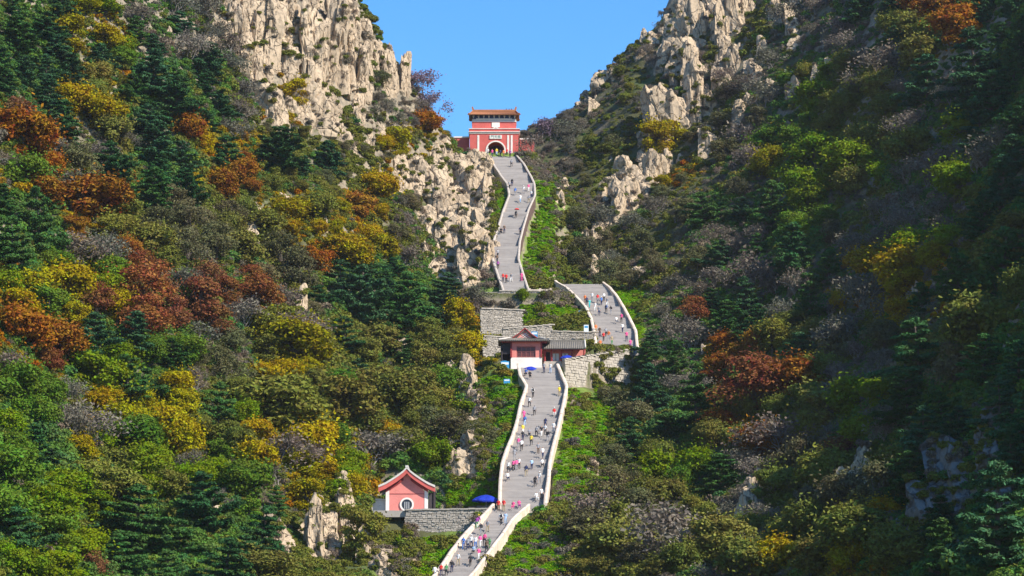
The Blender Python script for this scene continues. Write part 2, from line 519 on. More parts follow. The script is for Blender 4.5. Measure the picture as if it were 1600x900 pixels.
def H(x, y):
    i = int(np.clip(np.searchsorted(GX, x) - 1, 0, len(GX) - 2)); j = int(np.clip(np.searchsorted(GY, y) - 1, 0, len(GY) - 2))
    a = min(1, max(0, (x - GX[i]) / (GX[i + 1] - GX[i]))); b = min(1, max(0, (y - GY[j]) / (GY[j + 1] - GY[j])))
    return (ZZ[j, i] * (1 - a) + ZZ[j, i + 1] * a) * (1 - b) + (ZZ[j + 1, i] * (1 - a) + ZZ[j + 1, i + 1] * a) * b
def near_mask(x, y):
    i = int(np.clip(np.searchsorted(GX, x) - 1, 0, len(GX) - 2)); j = int(np.clip(np.searchsorted(GY, y) - 1, 0, len(GY) - 2))
    return STAIRMASK[j, i] > 0.5 or STAIRMASK[j + 1, i + 1] > 0.5
_D = np.arange(150, 900, 0.5)
def ground(px, py):
    """first point of the hillside seen at a photo pixel"""
    r = ray(px, py)
    xs, zs = _D * r.x / r.y, _D * r.z / r.y
    ii = np.clip(np.searchsorted(GX, xs) - 1, 0, len(GX) - 2); jj = np.clip(np.searchsorted(GY, _D) - 1, 0, len(GY) - 2)
    h = ZZ[jj, ii]
    k = np.nonzero(h > zs)[0]
    if len(k) == 0:
        return None
    d = _D[k[0]]
    x = d * r.x / r.y
    return Vector((x, d, H(x, d)))

nx, ny = len(GX), len(GY)
idx = np.arange(nx * ny).reshape(ny, nx)
quads = np.stack([idx[:-1, :-1], idx[:-1, 1:], idx[1:, 1:], idx[1:, :-1]], -1).reshape(-1, 4)
me = bpy.data.meshes.new('hillside')
me.vertices.add(nx * ny)
me.vertices.foreach_set('co', np.stack([XX, YY, ZZ], -1).reshape(-1).astype(np.float32))
me.loops.add(quads.size)
me.loops.foreach_set('vertex_index', quads.reshape(-1).astype(np.int32))
me.polygons.add(len(quads))
me.polygons.foreach_set('loop_start', np.arange(0, quads.size, 4, dtype=np.int32))
me.update(calc_edges=True)
me.polygons.foreach_set('use_smooth', [True] * len(quads))
lush = np.zeros_like(ZZ)
fw_ = YY * CP + ZZ * SP
GPX = 800 + F * XX / np.maximum(fw_, 1); GPY = 450 - F * (-YY * SP + ZZ * CP) / np.maximum(fw_, 1)
for ys, xl, xr, z in FLIGHTS.values():
    dd = np.maximum(np.maximum(np.interp(YY, ys, xl) - XX, XX - np.interp(YY, ys, xr)), 0) + np.maximum(np.maximum(ys[0] - YY, YY - ys[-1]), 0) * 2
    lush = np.maximum(lush, 1 - smooth01((dd - 4) / 6))
la = me.attributes.new('lush', 'FLOAT', 'POINT'); la.data.foreach_set('value', lush.ravel().astype(np.float32))
def ground_mat():
    m, t, b = nt_new('hillside_ground')
    g = t.nodes.new('ShaderNodeNewGeometry')
    sx = t.nodes.new('ShaderNodeSeparateXYZ')
    t.links.new(g.outputs['Normal'], sx.inputs[0])
    v = objcoord(t)
    n1 = noise(t, 0.12, 4, v); n2 = noise(t, 0.9, 5, v, 0.7)
    soil = ramp(t, n1, [(0.3, (0.055, 0.052, 0.026)), (0.5, (0.085, 0.085, 0.03)), (0.7, (0.06, 0.09, 0.025))])
    at = t.nodes.new('ShaderNodeAttribute'); at.attribute_name = 'lush'
    soil = mixc(t, at.outputs['Fac'], soil, ramp(t, n2, [(.3, (.10, .16, .025)), (.7, (.18, .25, .04))]))
    rock = ramp(t, n2, [(0.35, (0.14, 0.12, 0.09)), (0.62, (0.34, 0.275, 0.19))])
    st = mathn(t, 'ADD', sx.outputs['Z'], mathn(t, 'MULTIPLY', mathn(t, 'SUBTRACT', n2, 0.5), 0.5))
    f = ramp(t, st, [(0.50, (1, 1, 1)), (0.64, (0, 0, 0))])
    t.links.new(mixc(t, f, soil, rock), b.inputs['Base Color'])
    bump(t, b, n2, 0.8, 0.5)
    return m
me.materials.append(ground_mat())
hill = link('hillside', me)
hill['kind'] = 'structure'

# ------------------------------------------------------------------ stairways
SURF = []          # (verts, faces) people can stand on
def stairway(key, label, drop_l=2.0, drop_r=2.0, outer=None, period=7.5, walls=(True, True), ph=0.78, thick=0.36, wm=None):
    wm = wm or M['parapet']
    ys, xl, xr, z = FLIGHTS[key]
    root = empty('stone_stairway', ((xl[0] + xr[0]) / 2, ys[0], z[0]))
    tag(root, label, 'stairway', 'flights of the mountain stairway')
    o = root.location
    tot = z[-1] - z[0]
    # landings every few metres: the rise is squeezed between them
    run = ys[-1] - ys[0]
    npd = max(1, round(run / period))
    u = (ys - ys[0]) / run * npd
    fr = u - np.floor(u)
    zl = np.interp(np.floor(u) / npd, (ys - ys[0]) / run, z); zh = np.interp(np.minimum(np.floor(u) + 1, npd) / npd, (ys - ys[0]) / run, z)
    zt = zl + (zh - zl) * np.clip(fr / 0.80, 0, 1)
    nst = max(2, int(tot / 0.17))
    zq = z[0] + np.floor((zt - z[0]) / (tot / nst) + 1e-6) * (tot / nst)
    mb = MB()
    k0 = 0
    b_ = 0.25
    rows = []
    for k in range(1, len(ys) + 1):
        if k == len(ys) or zq[k] > zq[k0] + 1e-4:
            y0, y1 = ys[k0], ys[min(k, len(ys) - 1)]
            rows.append((xl[k0], xr[k0], y0, xl[min(k, len(ys) - 1)], xr[min(k, len(ys) - 1)], y1, zq[k0]))
            k0 = k
    zprev = z[0] - 0.5
    for (a, b, y0, c, d, y1, zz) in rows:
        p = [(a - b_, y0, zprev), (b + b_, y0, zprev), (b + b_, y0, zz), (a - b_, y0, zz), (c - b_, y1, zz), (d + b_, y1, zz)]
        mb.add([(q[0] - o.x, q[1] - o.y, q[2] - o.z) for q in p], [(0, 1, 2, 3), (3, 2, 5, 4)])
        zprev = zz
    st = mb.build('steps', M['step'], root)
    SURF.append(([(v[0] + o.x, v[1] + o.y, v[2] + o.z) for v in mb.v], mb.f))
    for side, (xe, on, drop) in enumerate(((xl, walls[0], drop_l), (xr, walls[1], drop_r))):
        if not on:
            continue
        sg = -1 if side == 0 else 1
        rings, cap, blocks = [], [], []
        for k in range(0, len(ys), 3):
            k2 = min(k + 3, len(ys) - 1); k1 = max(k - 3, 0)
            tx, ty = xe[k2] - xe[k1], ys[k2] - ys[k1]
            L = math.hypot(tx, ty); nxx, nyy = ty / L * sg, -tx / L * sg
            q = lambda off, h: (xe[k] + nxx * off - o.x, ys[k] + nyy * off - o.y, z[k] + h - o.z)
            rings.append([q(0, -0.8), q(0, ph), q(thick, ph), q(thick, -drop)])
            cap.append([q(-0.06, ph + .003), q(-0.06, ph + 0.16), q(0.12, ph + 0.24), q(thick - 0.12, ph + 0.24), q(thick + 0.06, ph + 0.16), q(thick + 0.06, ph + .003)])
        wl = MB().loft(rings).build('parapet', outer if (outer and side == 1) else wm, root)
        for a_ in range(0, len(cap) - 1, 3):
            seg = cap[a_:a_ + 4]
            if len(seg) < 2: continue
            h_ = rnd.uniform(-.03, .05)
            seg = [[(p[0], p[1], p[2] + (h_ if i_ in (1, 2, 3, 4) else 0)) for i_, p in enumerate(rg_)] for rg_ in seg]
            e_ = seg[-1]; f_ = seg[-2]
            seg[-1] = [tuple(f_[i_][j_] * .1 + e_[i_][j_] * .9 for j_ in range(3)) for i_ in range(6)]
            MB().loft(seg).build('coping_stone', wm, wl)
    return root
stairway('bottom', 'lowest short flight of stone stairs bending away below the red gabled house', period=6)
stairway('lower', 'long lower flight of grey stone stairs climbing to the red pavilion', period=7)
stairway('side', 'short flight of stairs right of the pavilion above the rubble wall', period=8)
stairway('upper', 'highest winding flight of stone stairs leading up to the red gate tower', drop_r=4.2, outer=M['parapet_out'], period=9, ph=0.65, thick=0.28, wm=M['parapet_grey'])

# ------------------------------------------------------------------ paving and terraces
def slab(name, x0, x1, y0, y1, z, mat, label=None):
    mb = MB().span(x0, x1, y0, y1, z - 0.9, z)
    o = mb.build(name, mat)
    o['kind'] = 'structure'
    SURF.append((mb.v, mb.f))
    return o
slab('pavement', HOUSE.x - 4.4, -3.2, 396.3, 413, PLAZA_Z - 0.03, M['pave'])
slab('pavement', -3.198, FLIGHTS['lower'][2][0] + 0.8, 395.3, 413, PLAZA_Z - 0.034, M['pave'])
slab('pavement', PAV.x - 4.4, PAV.x + 6.2, 465.02, 473.5, PAV_Z - 0.02, M['pave'])
slab('pavement', 12.6, FLIGHTS['side'][2][0] + 0.6, 475.8, 481.0, SIDE_Z - 0.06, M['pave'])
slab('pavement', -6.5, 7.5, 507.8, 513.2, UP_Z - 0.03, M['pave'])
slab('pavement', GATE.x - 7, GATE.x + 7, 598.05, 608, FLIGHTS['upper'][3][-1] - 0.02, M['pave'])

def rubble_wall(name, a, b, h0, h1, label, thick=0.8, sw=0.42, sh=0.24, mat=None, seed=1, tilt=0.0):
    """dry stone wall: core plus individual rough stones on the face; a, b are base ends"""
    a, b = Vector(a), Vector(b)
    L = (b.xy - a.xy).length
    rz = math.atan2(b.y - a.y, b.x - a.x)
    root = empty(name, a, rz)
    tag(root, label, 'wall', 'rubble retaining walls beside the stairs', 'thing')
    dz = b.z - a.z
    core = MB().prism([(0, -1.5), (L, dz - 1.5), (L, dz + h1 - 0.08), (0, h0 - 0.08)], 0.12, thick)
    core.build('core', M['stone_dark'], root)
    r = random.Random(seed)
    mb = MB()
    z = -1.0
    hmax = max(h0, h1 + dz)
    while z < hmax:
        hh = sh * r.uniform(0.7, 1.35)
        x = r.uniform(-0.3, 0)
        while x < L:
            w = sw * r.uniform(0.55, 1.6)
            xc = x + w / 2
            t = min(1, max(0, xc / L))
            top = h0 * (1 - t) + (h1 + dz) * t
            bot = dz * t - 1.2
            if z + hh / 2 < top and z > bot and x > -0.35 and x + w < L + 0.35:
                jz = r.uniform(-.04, .04)
                y = r.uniform(-0.06, 0.06)
                q = [r.uniform(0.0, 0.045) for _ in range(8)]
                x0, x1, z0, z1 = x + .012, x + w - .01, z + .012 + jz, z + hh - .01 + jz
                vs = [(x0 + q[0], y + q[1], z0 + q[2]), (x1 - q[3], y + q[4], z0 + q[5]), (x1 - q[6], y + q[7], z1 - q[0]), (x0 + q[2], y + q[3], z1 - q[4]),
                      (x0 - .02, y + .3, z0 - .02), (x1 + .02, y + .3, z0 - .02), (x1 + .02, y + .3, z1 + .02), (x0 - .02, y + .3, z1 + .02)]
                mb.add(vs, [(0, 1, 2, 3), (1, 5, 6, 2), (2, 6, 7, 3), (3, 7, 4, 0), (0, 4, 5, 1)])
            x += w
        z += hh
    s = mb.build('stone_facing', mat or M['stone'], root)
    s['kind'] = 'stuff'
    cp = MB()
    x = 0
    while x < L:
        w = r.uniform(0.8, 1.5)
        t = min(1, (x + w / 2) / L)
        cp.box((min(L, x + w / 2), thick / 2 - 0.03, h0 * (1 - t) + (h1 + dz) * t + r.uniform(-.02, .05)), (w * .97, thick + .16, 0.2))
        x += w
    cp.build('coping', mat or M['stone'], root)['kind'] = 'stuff'
    return root
p0 = P(634, 830, 395.5); p1 = P(768, 826, 394.6)
zt = PLAZA_Z
rubble_wall('stone_wall', (p0.x, 395.8, p0.z - 1), (p1.x, 394.8, p0.z - 1), zt - p0.z + 1.02, zt - p0.z + 1.1, 'pale rubble wall holding the terrace in front of the red gabled house', seed=2)
p0 = P(812, 812, 394.5); p1 = P(886, 800, 396)
rubble_wall('stone_wall', (p0.x, 394.4, zt - 2.2), (p1.x, 397.2, zt - 1.8), 1.5, 1.2, 'low rubble wall right of the foot of the long flight', seed=3)
p0 = P(884, 605, 463.8); p1 = P(990, 605, 475.4)
rubble_wall('stone_wall', (WL_A[0], WL_A[1], p0.z), (WL_B[0], WL_B[1], p1.z), PAV_Z + 1.35 - p0.z, SIDE_Z - p1.z + .1, 'tall rough pinkish rubble wall under the right hand flight of stairs', seed=4, sw=0.7, sh=0.42)
p0 = P(752, 516, 495); p1 = P(816, 516, 497)
rubble_wall('stone_wall', (p0.x, 495, p0.z), (p1.x, 497, p0.z), 3.9, 3.9, 'square stone wall behind and left of the red pavilion, below the upper flight', seed=5)
p0 = P(786, 528, 488); p1 = P(862, 528, 490)
rubble_wall('stone_wall', (p0.x, 488, p0.z), (p1.x, 490, p0.z), 1.6, 2.6, 'stepped stone wall directly behind the pavilion gable', seed=6)
p0 = P(756, 556, 476.5); p1 = P(790, 552, 478)
rubble_wall('stone_wall', (p0.x, 476.5, p0.z), (p1.x, 478, p0.z), 3.4, 3.4, 'short stone wall at the left side of the red pavilion', seed=7)
p0 = P(862, 531, 486); p1 = P(930, 530, 487)
rubble_wall('stone_wall', (p0.x, 486, p0.z), (p1.x, 487, p0.z), 1.5, 1.5, 'low stone wall between pavilion wing roof and the right hand stairs', seed=8)
p0 = P(780, 478, 506.5); p1 = P(874, 478, 507.5)
rubble_wall('stone_wall', (p0.x, 506.8, p0.z), (p1.x, 507.2, p0.z), UP_Z - p0.z, UP_Z - p0.z, 'broad stone wall under the landing at the foot of the upper flight', seed=9)
# pale parapets at the right of the landing
for k, (x0, y0, w, lab) in enumerate([(P(826, 440, 517).x, 516.2, 4.2, 'pale stone parapet bar at the foot of the upper stairs, upper of two'), (P(824, 450, 513).x, 512.6, 4.4, 'pale stone parapet bar at the foot of the upper stairs, lower of two')]):
    e = empty('landing_parapet', (x0, y0, UP_Z + (0.9 if k == 0 else 0)))
    tag(e, lab, 'parapet', 'landing parapets')
    MB().span(0, w, 0, 0.5, -0.6, 0.75).build('panel', M['parapet'], e)
    MB().span(-0.08, w + 0.08, -0.1, 0.6, 0.753, 0.95).build('coping', M['parapet'], e)
    for i in range(3):
        MB().span(i * (w - .4) / 2, i * (w - .4) / 2 + .4, -0.06, 0.56, 0.953, 1.15).build('post_cap', M['parapet'], e)

# ------------------------------------------------------------------ roofs with rolls of tiles
def tiled_slope(A, B, C, D, parent, mat, capmat=None, pitch=0.34, r=0.09, name='roof_slope', thick=0.16, sag=0.0):
    """roof plane with eave A-B and top D-C (B below C); cover tiles run down the slope, curved by sag"""
    A, B, C, D = map(Vector, (A, B, C, D))
    nseg = 5 if sag else 1
    nrm = (B - A).cross(D - A).normalized()
    if nrm.z < 0: nrm = -nrm
    def pt(u, v):
        p = (A.lerp(B, u)).lerp(D.lerp(C, u), v)
        return p - Vector((0, 0, sag * 4 * v * (1 - v)))
    mb = MB()
    nu = 8
    top = [[pt(i / nu, j / nseg) for i in range(nu + 1)] for j in range(nseg + 1)]
    vs = [p for row in top for p in row] + [p - nrm * thick for row in top for p in row]
    W_ = nu + 1; off = W_ * (nseg + 1)
    fs = []
    for j in range(nseg):
        for i in range(nu):
            a = j * W_ + i
            fs.append((a, a + 1, a + 1 + W_, a + W_)); fs.append((off + a, off + a + W_, off + a + 1 + W_, off + a + 1))
    for i in range(nu):
        fs.append((i, off + i, off + i + 1, i + 1)); a = nseg * W_ + i; fs.append((a, a + 1, off + a + 1, off + a))
    for j in range(nseg):
        a = j * W_; fs.append((a, a + W_, off + a + W_, off + a)); a = j * W_ + nu; fs.append((a, off + a, off + a + W_, a + W_))
    mb.add(vs, fs)
    o = mb.build(name, mat, parent)
    tl = MB()
    n = max(3, int((B - A).length / pitch))
    for k in range(n + 1):
        u = k / n
        pts = [pt(u, j / nseg) + nrm * 0.02 for j in range(nseg + 1)]
        pts[0] = pts[0] + (pts[0] - pts[1]).normalized() * 0.06
        tl.tube(pts, r, 5)
    t = tl.build('cover_tiles', capmat or mat, o, True)
    t['kind'] = 'stuff'
    return o

# ------------------------------------------------------------------ gate tower at the top of the stairs
def text_part(txt, size, loc, parent, mat, name='inscription'):
    cu = bpy.data.curves.new(name, 'FONT')
    cu.body = txt; cu.size = size; cu.align_x = 'CENTER'; cu.align_y = 'CENTER'; cu.extrude = 0.015
    tmp = bpy.data.objects.new('tmp_text', cu)
    COL.objects.link(tmp)
    dg = bpy.context.evaluated_depsgraph_get()
    me = bpy.data.meshes.new_from_object(tmp.evaluated_get(dg))
    bpy.data.objects.remove(tmp)
    me.materials.clear(); me.materials.append(mat)
    o = link(name, me, parent)
    o.location = loc
    o.rotation_euler = (math.pi / 2, 0, 0)
    return o

def arch_block(x0, x1, y0, y1, z0, z1, r, spring, cx=0.0):
    """wall pierced by a round-headed tunnel"""
    mb = MB()
    N = 14
    arc = [(cx - r * math.cos(math.pi * i / N), z0 + spring + r * math.sin(math.pi * i / N)) for i in range(N + 1)]
    mb.span(x0, cx - r, y0, y1, z0, z1); mb.span(cx + r, x1, y0, y1, z0, z1)
    for i in range(N):
        (xa, za), (xb, zb) = arc[i], arc[i + 1]
        mb.prism([(xa, za), (xb, zb), (xb, z1), (xa, z1)], y0, y1)
    return mb
def arch_band(r0, r1, y0, y1, z0, spring, cx=0.0):
    mb = MB(); N = 18
    for i in range(N):
        a, b = math.pi * i / N, math.pi * (i + 1) / N
        q = [(cx - rr * math.cos(t), z0 + spring + rr * math.sin(t)) for rr, t in ((r0, a), (r0, b), (r1, b), (r1, a))]
        mb.prism(q, y0, y1)
    mb.span(cx - r1, cx - r0, y0, y1, z0, z0 + spring); mb.span(cx + r0, cx + r1, y0, y1, z0, z0 + spring)
    return mb

g = empty('gate_tower', (GATE.x, 599.6, FLIGHTS['upper'][3][-1]))
tag(g, 'two-storey red gate tower with arched passage at the top of the stairs', 'gate tower')
hb = 5.3
arch_block(-5.2, 5.2, 0, 6, 0, hb, 1.85, 1.45, 0.35).build('base_wall', M['red'], g)
arch_band(1.85, 2.13, -0.12, 0.25, 0.0, 1.45, 0.35).build('arch_surround', M['white'], g)
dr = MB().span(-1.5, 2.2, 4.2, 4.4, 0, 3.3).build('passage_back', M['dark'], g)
for sx in (-1, 1):
    MB().box((0.35 + sx * 1.45, 2.6, 1.3), (0.12, 1.7, 2.6), rz=sx * 0.25).build('door_leaf', M['maroon'], g)
for x in (-3.35, 3.0, 3.75):
    MB().span(x - 0.2, x + 0.2, -0.08, 0.1, 0, hb - 0.55).build('pilaster', M['white'], g)
pl = MB().span(-0.95, 1.65, -0.16, 0.02, 3.95, 4.75).build('plaque', M['white'], g)
text_part('門天南', 0.72, (0.35, -0.165, 4.35), pl, M['sign_ink'])
MB().span(-5.45, 5.55, -0.28, 6.2, hb + 0.09, hb + 0.22).build('cornice', M['white'], g)
MB().span(-5.3, 5.4, -0.15, 6.1, hb + 0.223, hb + 0.78).build('terrace_parapet', M['red'], g)
MB().span(-5.4, 5.5, -0.25, 6.15, hb + 0.783, hb + 0.91).build('terrace_coping', M['white'], g)
# pale moulding under the cornice
MB().span(-5.3, 5.4, -0.14, 0.1, hb - 0.2, hb - 0.0).build('moulding', M['tile_cap'], g)
zu = hb + 0.91 - 0.35
up = arch_block(-4.7, 4.7, 0.9, 5.2, zu - 0.5, zu + 2.0, 0.6, 0.62, 0.35)
up.build('upper_wall', M['red'], g)
arch_band(0.6, 0.78, 0.82, 1.1, zu - 0.2, 0.32, 0.35).build('upper_arch_surround', M['white'], g)
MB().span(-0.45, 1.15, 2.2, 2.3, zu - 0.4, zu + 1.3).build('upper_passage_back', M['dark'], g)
MB().span(-0.5, 1.2, 0.78, 0.92, zu + 0.84, zu + 1.85).build('upper_plaque', M['white'], g)
MB().span(-4.8, 4.8, 0.78, 5.3, zu + 2.003, zu + 2.2).build('upper_cornice', M['white'], g)
MB().span(-4.7, 4.7, 0.86, 5.2, zu + 2.203, zu + 2.62).build('ochre_band', M['tile_cap'], g)
MB().span(-3.8, 3.8, 0.74, 0.9, zu + 2.53, zu + 2.72).build('white_string', M['white'], g)
MB().span(-4.6, 4.6, 1.0, 5.1, zu + 2.62, zu + 3.5).build('frieze', M['bracket'], g)
for k in range(17):
    x = -4.4 + k * 0.55
    bk = MB()
    bk.box((x, 0.85, zu + 2.95), (0.22, 0.45, 0.28)); bk.box((x, 0.7, zu + 3.22), (0.38, 0.6, 0.16))
    bk.build('bracket', M['bracket'] if k % 2 else M['tile_cap'], g)
ze, zr = zu + 3.42, zu + 4.75
tiled_slope((-5.6, -0.2, ze), (5.6, -0.2, ze), (4.6, 3.05, zr), (-4.6, 3.05, zr), g, M['tile_gold'], sag=0.12)
tiled_slope((5.3, 6.1, ze), (-5.3, 6.1, ze), (-4.6, 3.05, zr), (4.6, 3.05, zr), g, M['tile_gold'], sag=0.12)
for sx in (-1, 1):
    tiled_slope((sx * 5.3, 0.0 if sx < 0 else 6.1, ze), (sx * 5.3, 6.1 if sx < 0 else 0.0, ze), (sx * 4.6, 3.1 if sx < 0 else 3.0, zr), (sx * 4.6, 3.0 if sx < 0 else 3.1, zr), g, M['tile_gold'])
    for yy in (0.0, 6.1):
        MB().tube([(sx * 5.45, yy - 0.05 if yy == 0 else yy + .05, ze + 0.2), (sx * 5.1, yy * 0.8 + 0.6, ze + 0.45), (sx * 4.6, 3.05, zr + 0.15)], [0.13, 0.12, 0.14], 6).build('hip_ridge', M['tile_gold'], g)
rd = MB().span(-4.7, 4.7, 2.88, 3.22, zr, zr + 0.42).build('ridge', M['tile_gold'], g)
for sx in (-1, 1):
    MB().prism([(sx * 4.3, zr + .42), (sx * 4.75, zr + .42), (sx * 4.85, zr + .95), (sx * 4.6, zr + 1.15), (sx * 4.45, zr + .85)], 2.9, 3.2).build('ridge_ornament', M['tile_gold'], rd)
for x in (2.6, 3.2, 3.7):
    MB().box((x, 3.05, zr + .55), (0.2, 0.2, 0.28), taper=.6).build('ridge_figure', M['dark'], rd)
# side walls of the gate
for (x0, x1, h, lab) in [(GATE.x - 8.6, GATE.x - 5.3, 4.6, 'low red wall joining the gate tower on its left'), (GATE.x + 5.5, GATE.x + 8.6, 4.2, 'low red wall joining the gate tower on its right')]:
    e = empty('red_wall', ((x0 + x1) / 2, 601.5, g.location.z))
    tag(e, lab, 'wall', kind='thing')
    w = (x1 - x0) / 2
    MB().span(-w, w, 0, 0.8, -2, h).build('panel', M['red'], e)
    MB().span(-w - .02, w + .02, -0.15, 0.95, h + .003, h + 0.3).build('coping', M['white'], e)

# ------------------------------------------------------------------ red pavilion in the middle
pv = empty('red_pavilion', (PAV.x, 466.2, PAV_Z))
tag(pv, 'red walled pavilion with white base and small gable at the head of the lower stairs', 'pavilion')
MB().span(-2.5, 2.6, 0, 4.5, 0, 2.0).build('base_wall', M['white'], pv)
wl = MB()
wl.span(-2.5, -1.55, 0.02, 4.4, 2.003, 4.5); wl.span(1.55, 2.6, 0.02, 4.4, 2.003, 4.5); wl.span(-1.55, 1.55, 0.02, 4.4, 3.85, 4.5); wl.span(-1.55, 1.55, 0.5, 4.4, 2.003, 3.85)
wl.build('wall', M['pink'], pv)
wn_ = MB().span(-1.52, 1.52, 0.30, 0.4, 2.05, 3.82).build('window', M['glass'], pv)
fr = MB()
for x in (-1.5, -.75, 0, .75, 1.5): fr.box((x, 0.2, 2.93), (0.1, 0.12, 1.78))
for z in (2.1, 3.0, 3.78): fr.box((0, 0.2, z), (3.1, 0.115, 0.1))
fr.build('frame', M['wood_red'], wn_)
for k in range(19):
    MB().box((-1.38 + k * 0.153, 0.24, 2.93), (0.05, 0.05, 1.7)).build('bar', M['wood_red'], wn_)
for x in (-2.42, 2.5):
    MB().box((x, -0.05, 3.25), (0.26, 0.2, 2.45)).build('corner_post', M['maroon'], pv)
# porch on the left, its shade put into dark back and front sheets
for y in (0.2, 2.2, 4.2):
    MB().tube([(-4.0, y, -0.1), (-4.0, y, 4.3)], 0.16, 8).build('porch_post', M['dark'], pv)
MB().span(-4.05, -2.52, 4.0, 4.2, 0, 4.3).build('porch_shade_back', M['dark'], pv)
MB().span(-4.15, -2.52, 0.25, 0.4, 2.6, 4.4).build('porch_shade_front', M['dark'], pv)
MB().span(-4.05, -3.2, 0.12, 0.24, 0.3, 1.5).build('porch_board', M['board_blue'], pv)
MB().span(-4.1, 3.4, -0.5, 4.9, 4.5, 4.66).build('eave_beam', M['maroon'], pv)
# skirt roof and gable
e0, e1, zi = 4.72, 5.35, 5.35
tiled_slope((-4.5, -1.0, e0), (3.9, -1.0, e0), (2.2, 0.9, zi), (-2.6, 0.9, zi), pv, M['tile_grey'], pitch=.3, r=.07)
tiled_slope((-4.5, 5.4, e0), (-4.5, -1.0, e0), (-2.6, 0.9, zi), (-2.6, 4.0, zi), pv, M['tile_grey'], pitch=.3, r=.07)
tiled_slope((3.9, -1.0, e0), (3.9, 5.4, e0), (2.2, 4.0, zi), (2.2, 0.9, zi), pv, M['tile_grey'], pitch=.3, r=.07)
tiled_slope((3.9, 5.4, e0), (-4.5, 5.4, e0), (-2.6, 4.0, zi), (2.2, 4.0, zi), pv, M['tile_grey'], pitch=.3, r=.07)
gb = MB().prism([(-1.75, 5.2), (1.35, 5.2), (-0.2, 6.6)], 0.85, 1.0).build('gable', M['pink'], pv)
for a, b in [((-1.2, 5.3), (0.2, 6.2)), ((0.8, 5.3), (-0.6, 6.2)), ((-0.6, 5.3), (0.4, 6.0)), ((0.2, 5.3), (-0.8, 6.0))]:
    MB().tube([(a[0], .82, a[1]), (b[0], .82, b[1])], 0.05, 4).build('lattice', M['white'], gb)
tiled_slope((-2.2, 0.5, 5.3), (-2.2, 4.2, 5.3), (-0.2, 4.2, 6.85), (-0.2, 0.5, 6.85), pv, M['tile_grey'], pitch=.3, r=.07, sag=.12)
tiled_slope((1.8, 4.2, 5.3), (1.8, 0.5, 5.3), (-0.2, 0.5, 6.85), (-0.2, 4.2, 6.85), pv, M['tile_grey'], pitch=.3, r=.07, sag=.12)
for sx in (-1, 1):
    MB().tube([(-0.2 + sx * 2.0, .46, 5.3), (-0.2 + sx * 1.0, .46, 5.98), (-0.2, .46, 6.9)], 0.12, 6).build('bargeboard', M['maroon'], pv)
MB().span(-0.36, -0.04, 0.4, 4.3, 6.82, 7.1).build('ridge', M['tile_grey'], pv)
for (x, y) in ((-4.5, -1.0), (3.9, -1.0)):
    MB().tube([(x, y, e0 + .15), (x * .78 - .05, y + .85, e0 + .42), (-2.6 if x < 0 else 2.2, .9, zi + .12)], .12, 6).build('hip_ridge', M['tile_cap'], pv)

wg = empty('pavilion_wing', (PAV.x + 3.2, 467.4, PAV_Z))
tag(wg, 'long low wing with grey tiled roof joined to the right of the red pavilion', 'building')
MB().span(-0.4, 6.6, 1.9, 4.4, 0, 3.9).build('wall', M['pink'], wg)
MB().span(-0.2, 6.7, 0.0, 1.88, -0.6, 1.55).build('plinth', M['stone'], wg)
MB().span(0.1, 0.75, 1.78, 1.92, 1.6, 3.3).build('door', M['dark'], wg)
for k, x in enumerate((1.2, 2.7)):
    w = MB().span(x, x + 1.0, 1.82, 1.93, 1.9, 3.1).build('window', M['board_white'], wg)
    MB().box((x + .5, 1.78, 2.5), (0.08, 0.06, 1.2)).build('bar', M['wood_red'], w)
for x in (-0.1, 1.0, 2.6, 4.3, 6.3):
    MB().tube([(x, 0.25, 1.5), (x, 0.25, 3.6)], 0.13, 8).build('post', M['maroon'], wg)
MB().span(-0.3, 6.6, 0.1, 0.4, 3.45, 3.65).build('eave_beam', M['maroon'], wg)
tiled_slope((-0.5, -0.7, 3.6), (6.5, -0.7, 3.6), (6.5, 2.4, 5.2), (-0.5, 2.4, 5.2), wg, M['tile_grey'], pitch=.3, r=.075)
tiled_slope((6.5, 5.4, 3.6), (-0.5, 5.4, 3.6), (-0.5, 2.4, 5.2), (6.5, 2.4, 5.2), wg, M['tile_grey'], pitch=.3, r=.075)
MB().span(-0.5, 6.5, 2.25, 2.55, 5.12, 5.45).build('ridge', M['tile_grey'], wg)
MB().tube([(6.5, -0.8, 3.75), (6.5, 0.8, 4.5), (6.5, 2.4, 5.4)], .14, 6).build('verge', M['tile_cap'], wg)

# ------------------------------------------------------------------ red gabled house by the lower terrace
hs_ = empty('red_house', (HOUSE.x, 401.2, PLAZA_Z - 0.03))
tag(hs_, 'small red gabled house with round white-rimmed window on the rubble terrace', 'house')
wh = 3.15
MB().prism([(-2.45, 0), (2.45, 0), (2.45, wh), (0, wh + 2.55), (-2.45, wh)], 0.0, 5.2).build('wall', M['pink'], hs_)
for sx in (-1, 1):
    MB().span(min(sx * 2.46, sx * 2.95), max(sx * 2.46, sx * 2.95), -0.05, 0.6, 0, wh + .1).build('corner_pillar', M['white'], hs_)
MB().span(-2.44, 2.44, -0.05, 0.02, wh - 0.42, wh - 0.36).build('string_course', M['maroon'], hs_)
def ring(r0, r1, y0, y1, cz, n=28):
    mb = MB()
    for i in range(n):
        a, b = 2 * math.pi * i / n, 2 * math.pi * (i + 1) / n
        mb.prism([(r0 * math.cos(a), cz + r0 * math.sin(a)), (r0 * math.cos(b), cz + r0 * math.sin(b)), (r1 * math.cos(b), cz + r1 * math.sin(b)), (r1 * math.cos(a), cz + r1 * math.sin(a))], y0, y1)
    return mb
win = MB().prism([(0.76 * math.cos(2 * math.pi * i / 24), 1.25 + 0.76 * math.sin(2 * math.pi * i / 24)) for i in range(24)], -0.06, 0.05).build('window', M['glass'], hs_)
ring(0.74, 0.98, -0.16, 0.04, 1.25).build('frame', M['white'], win)
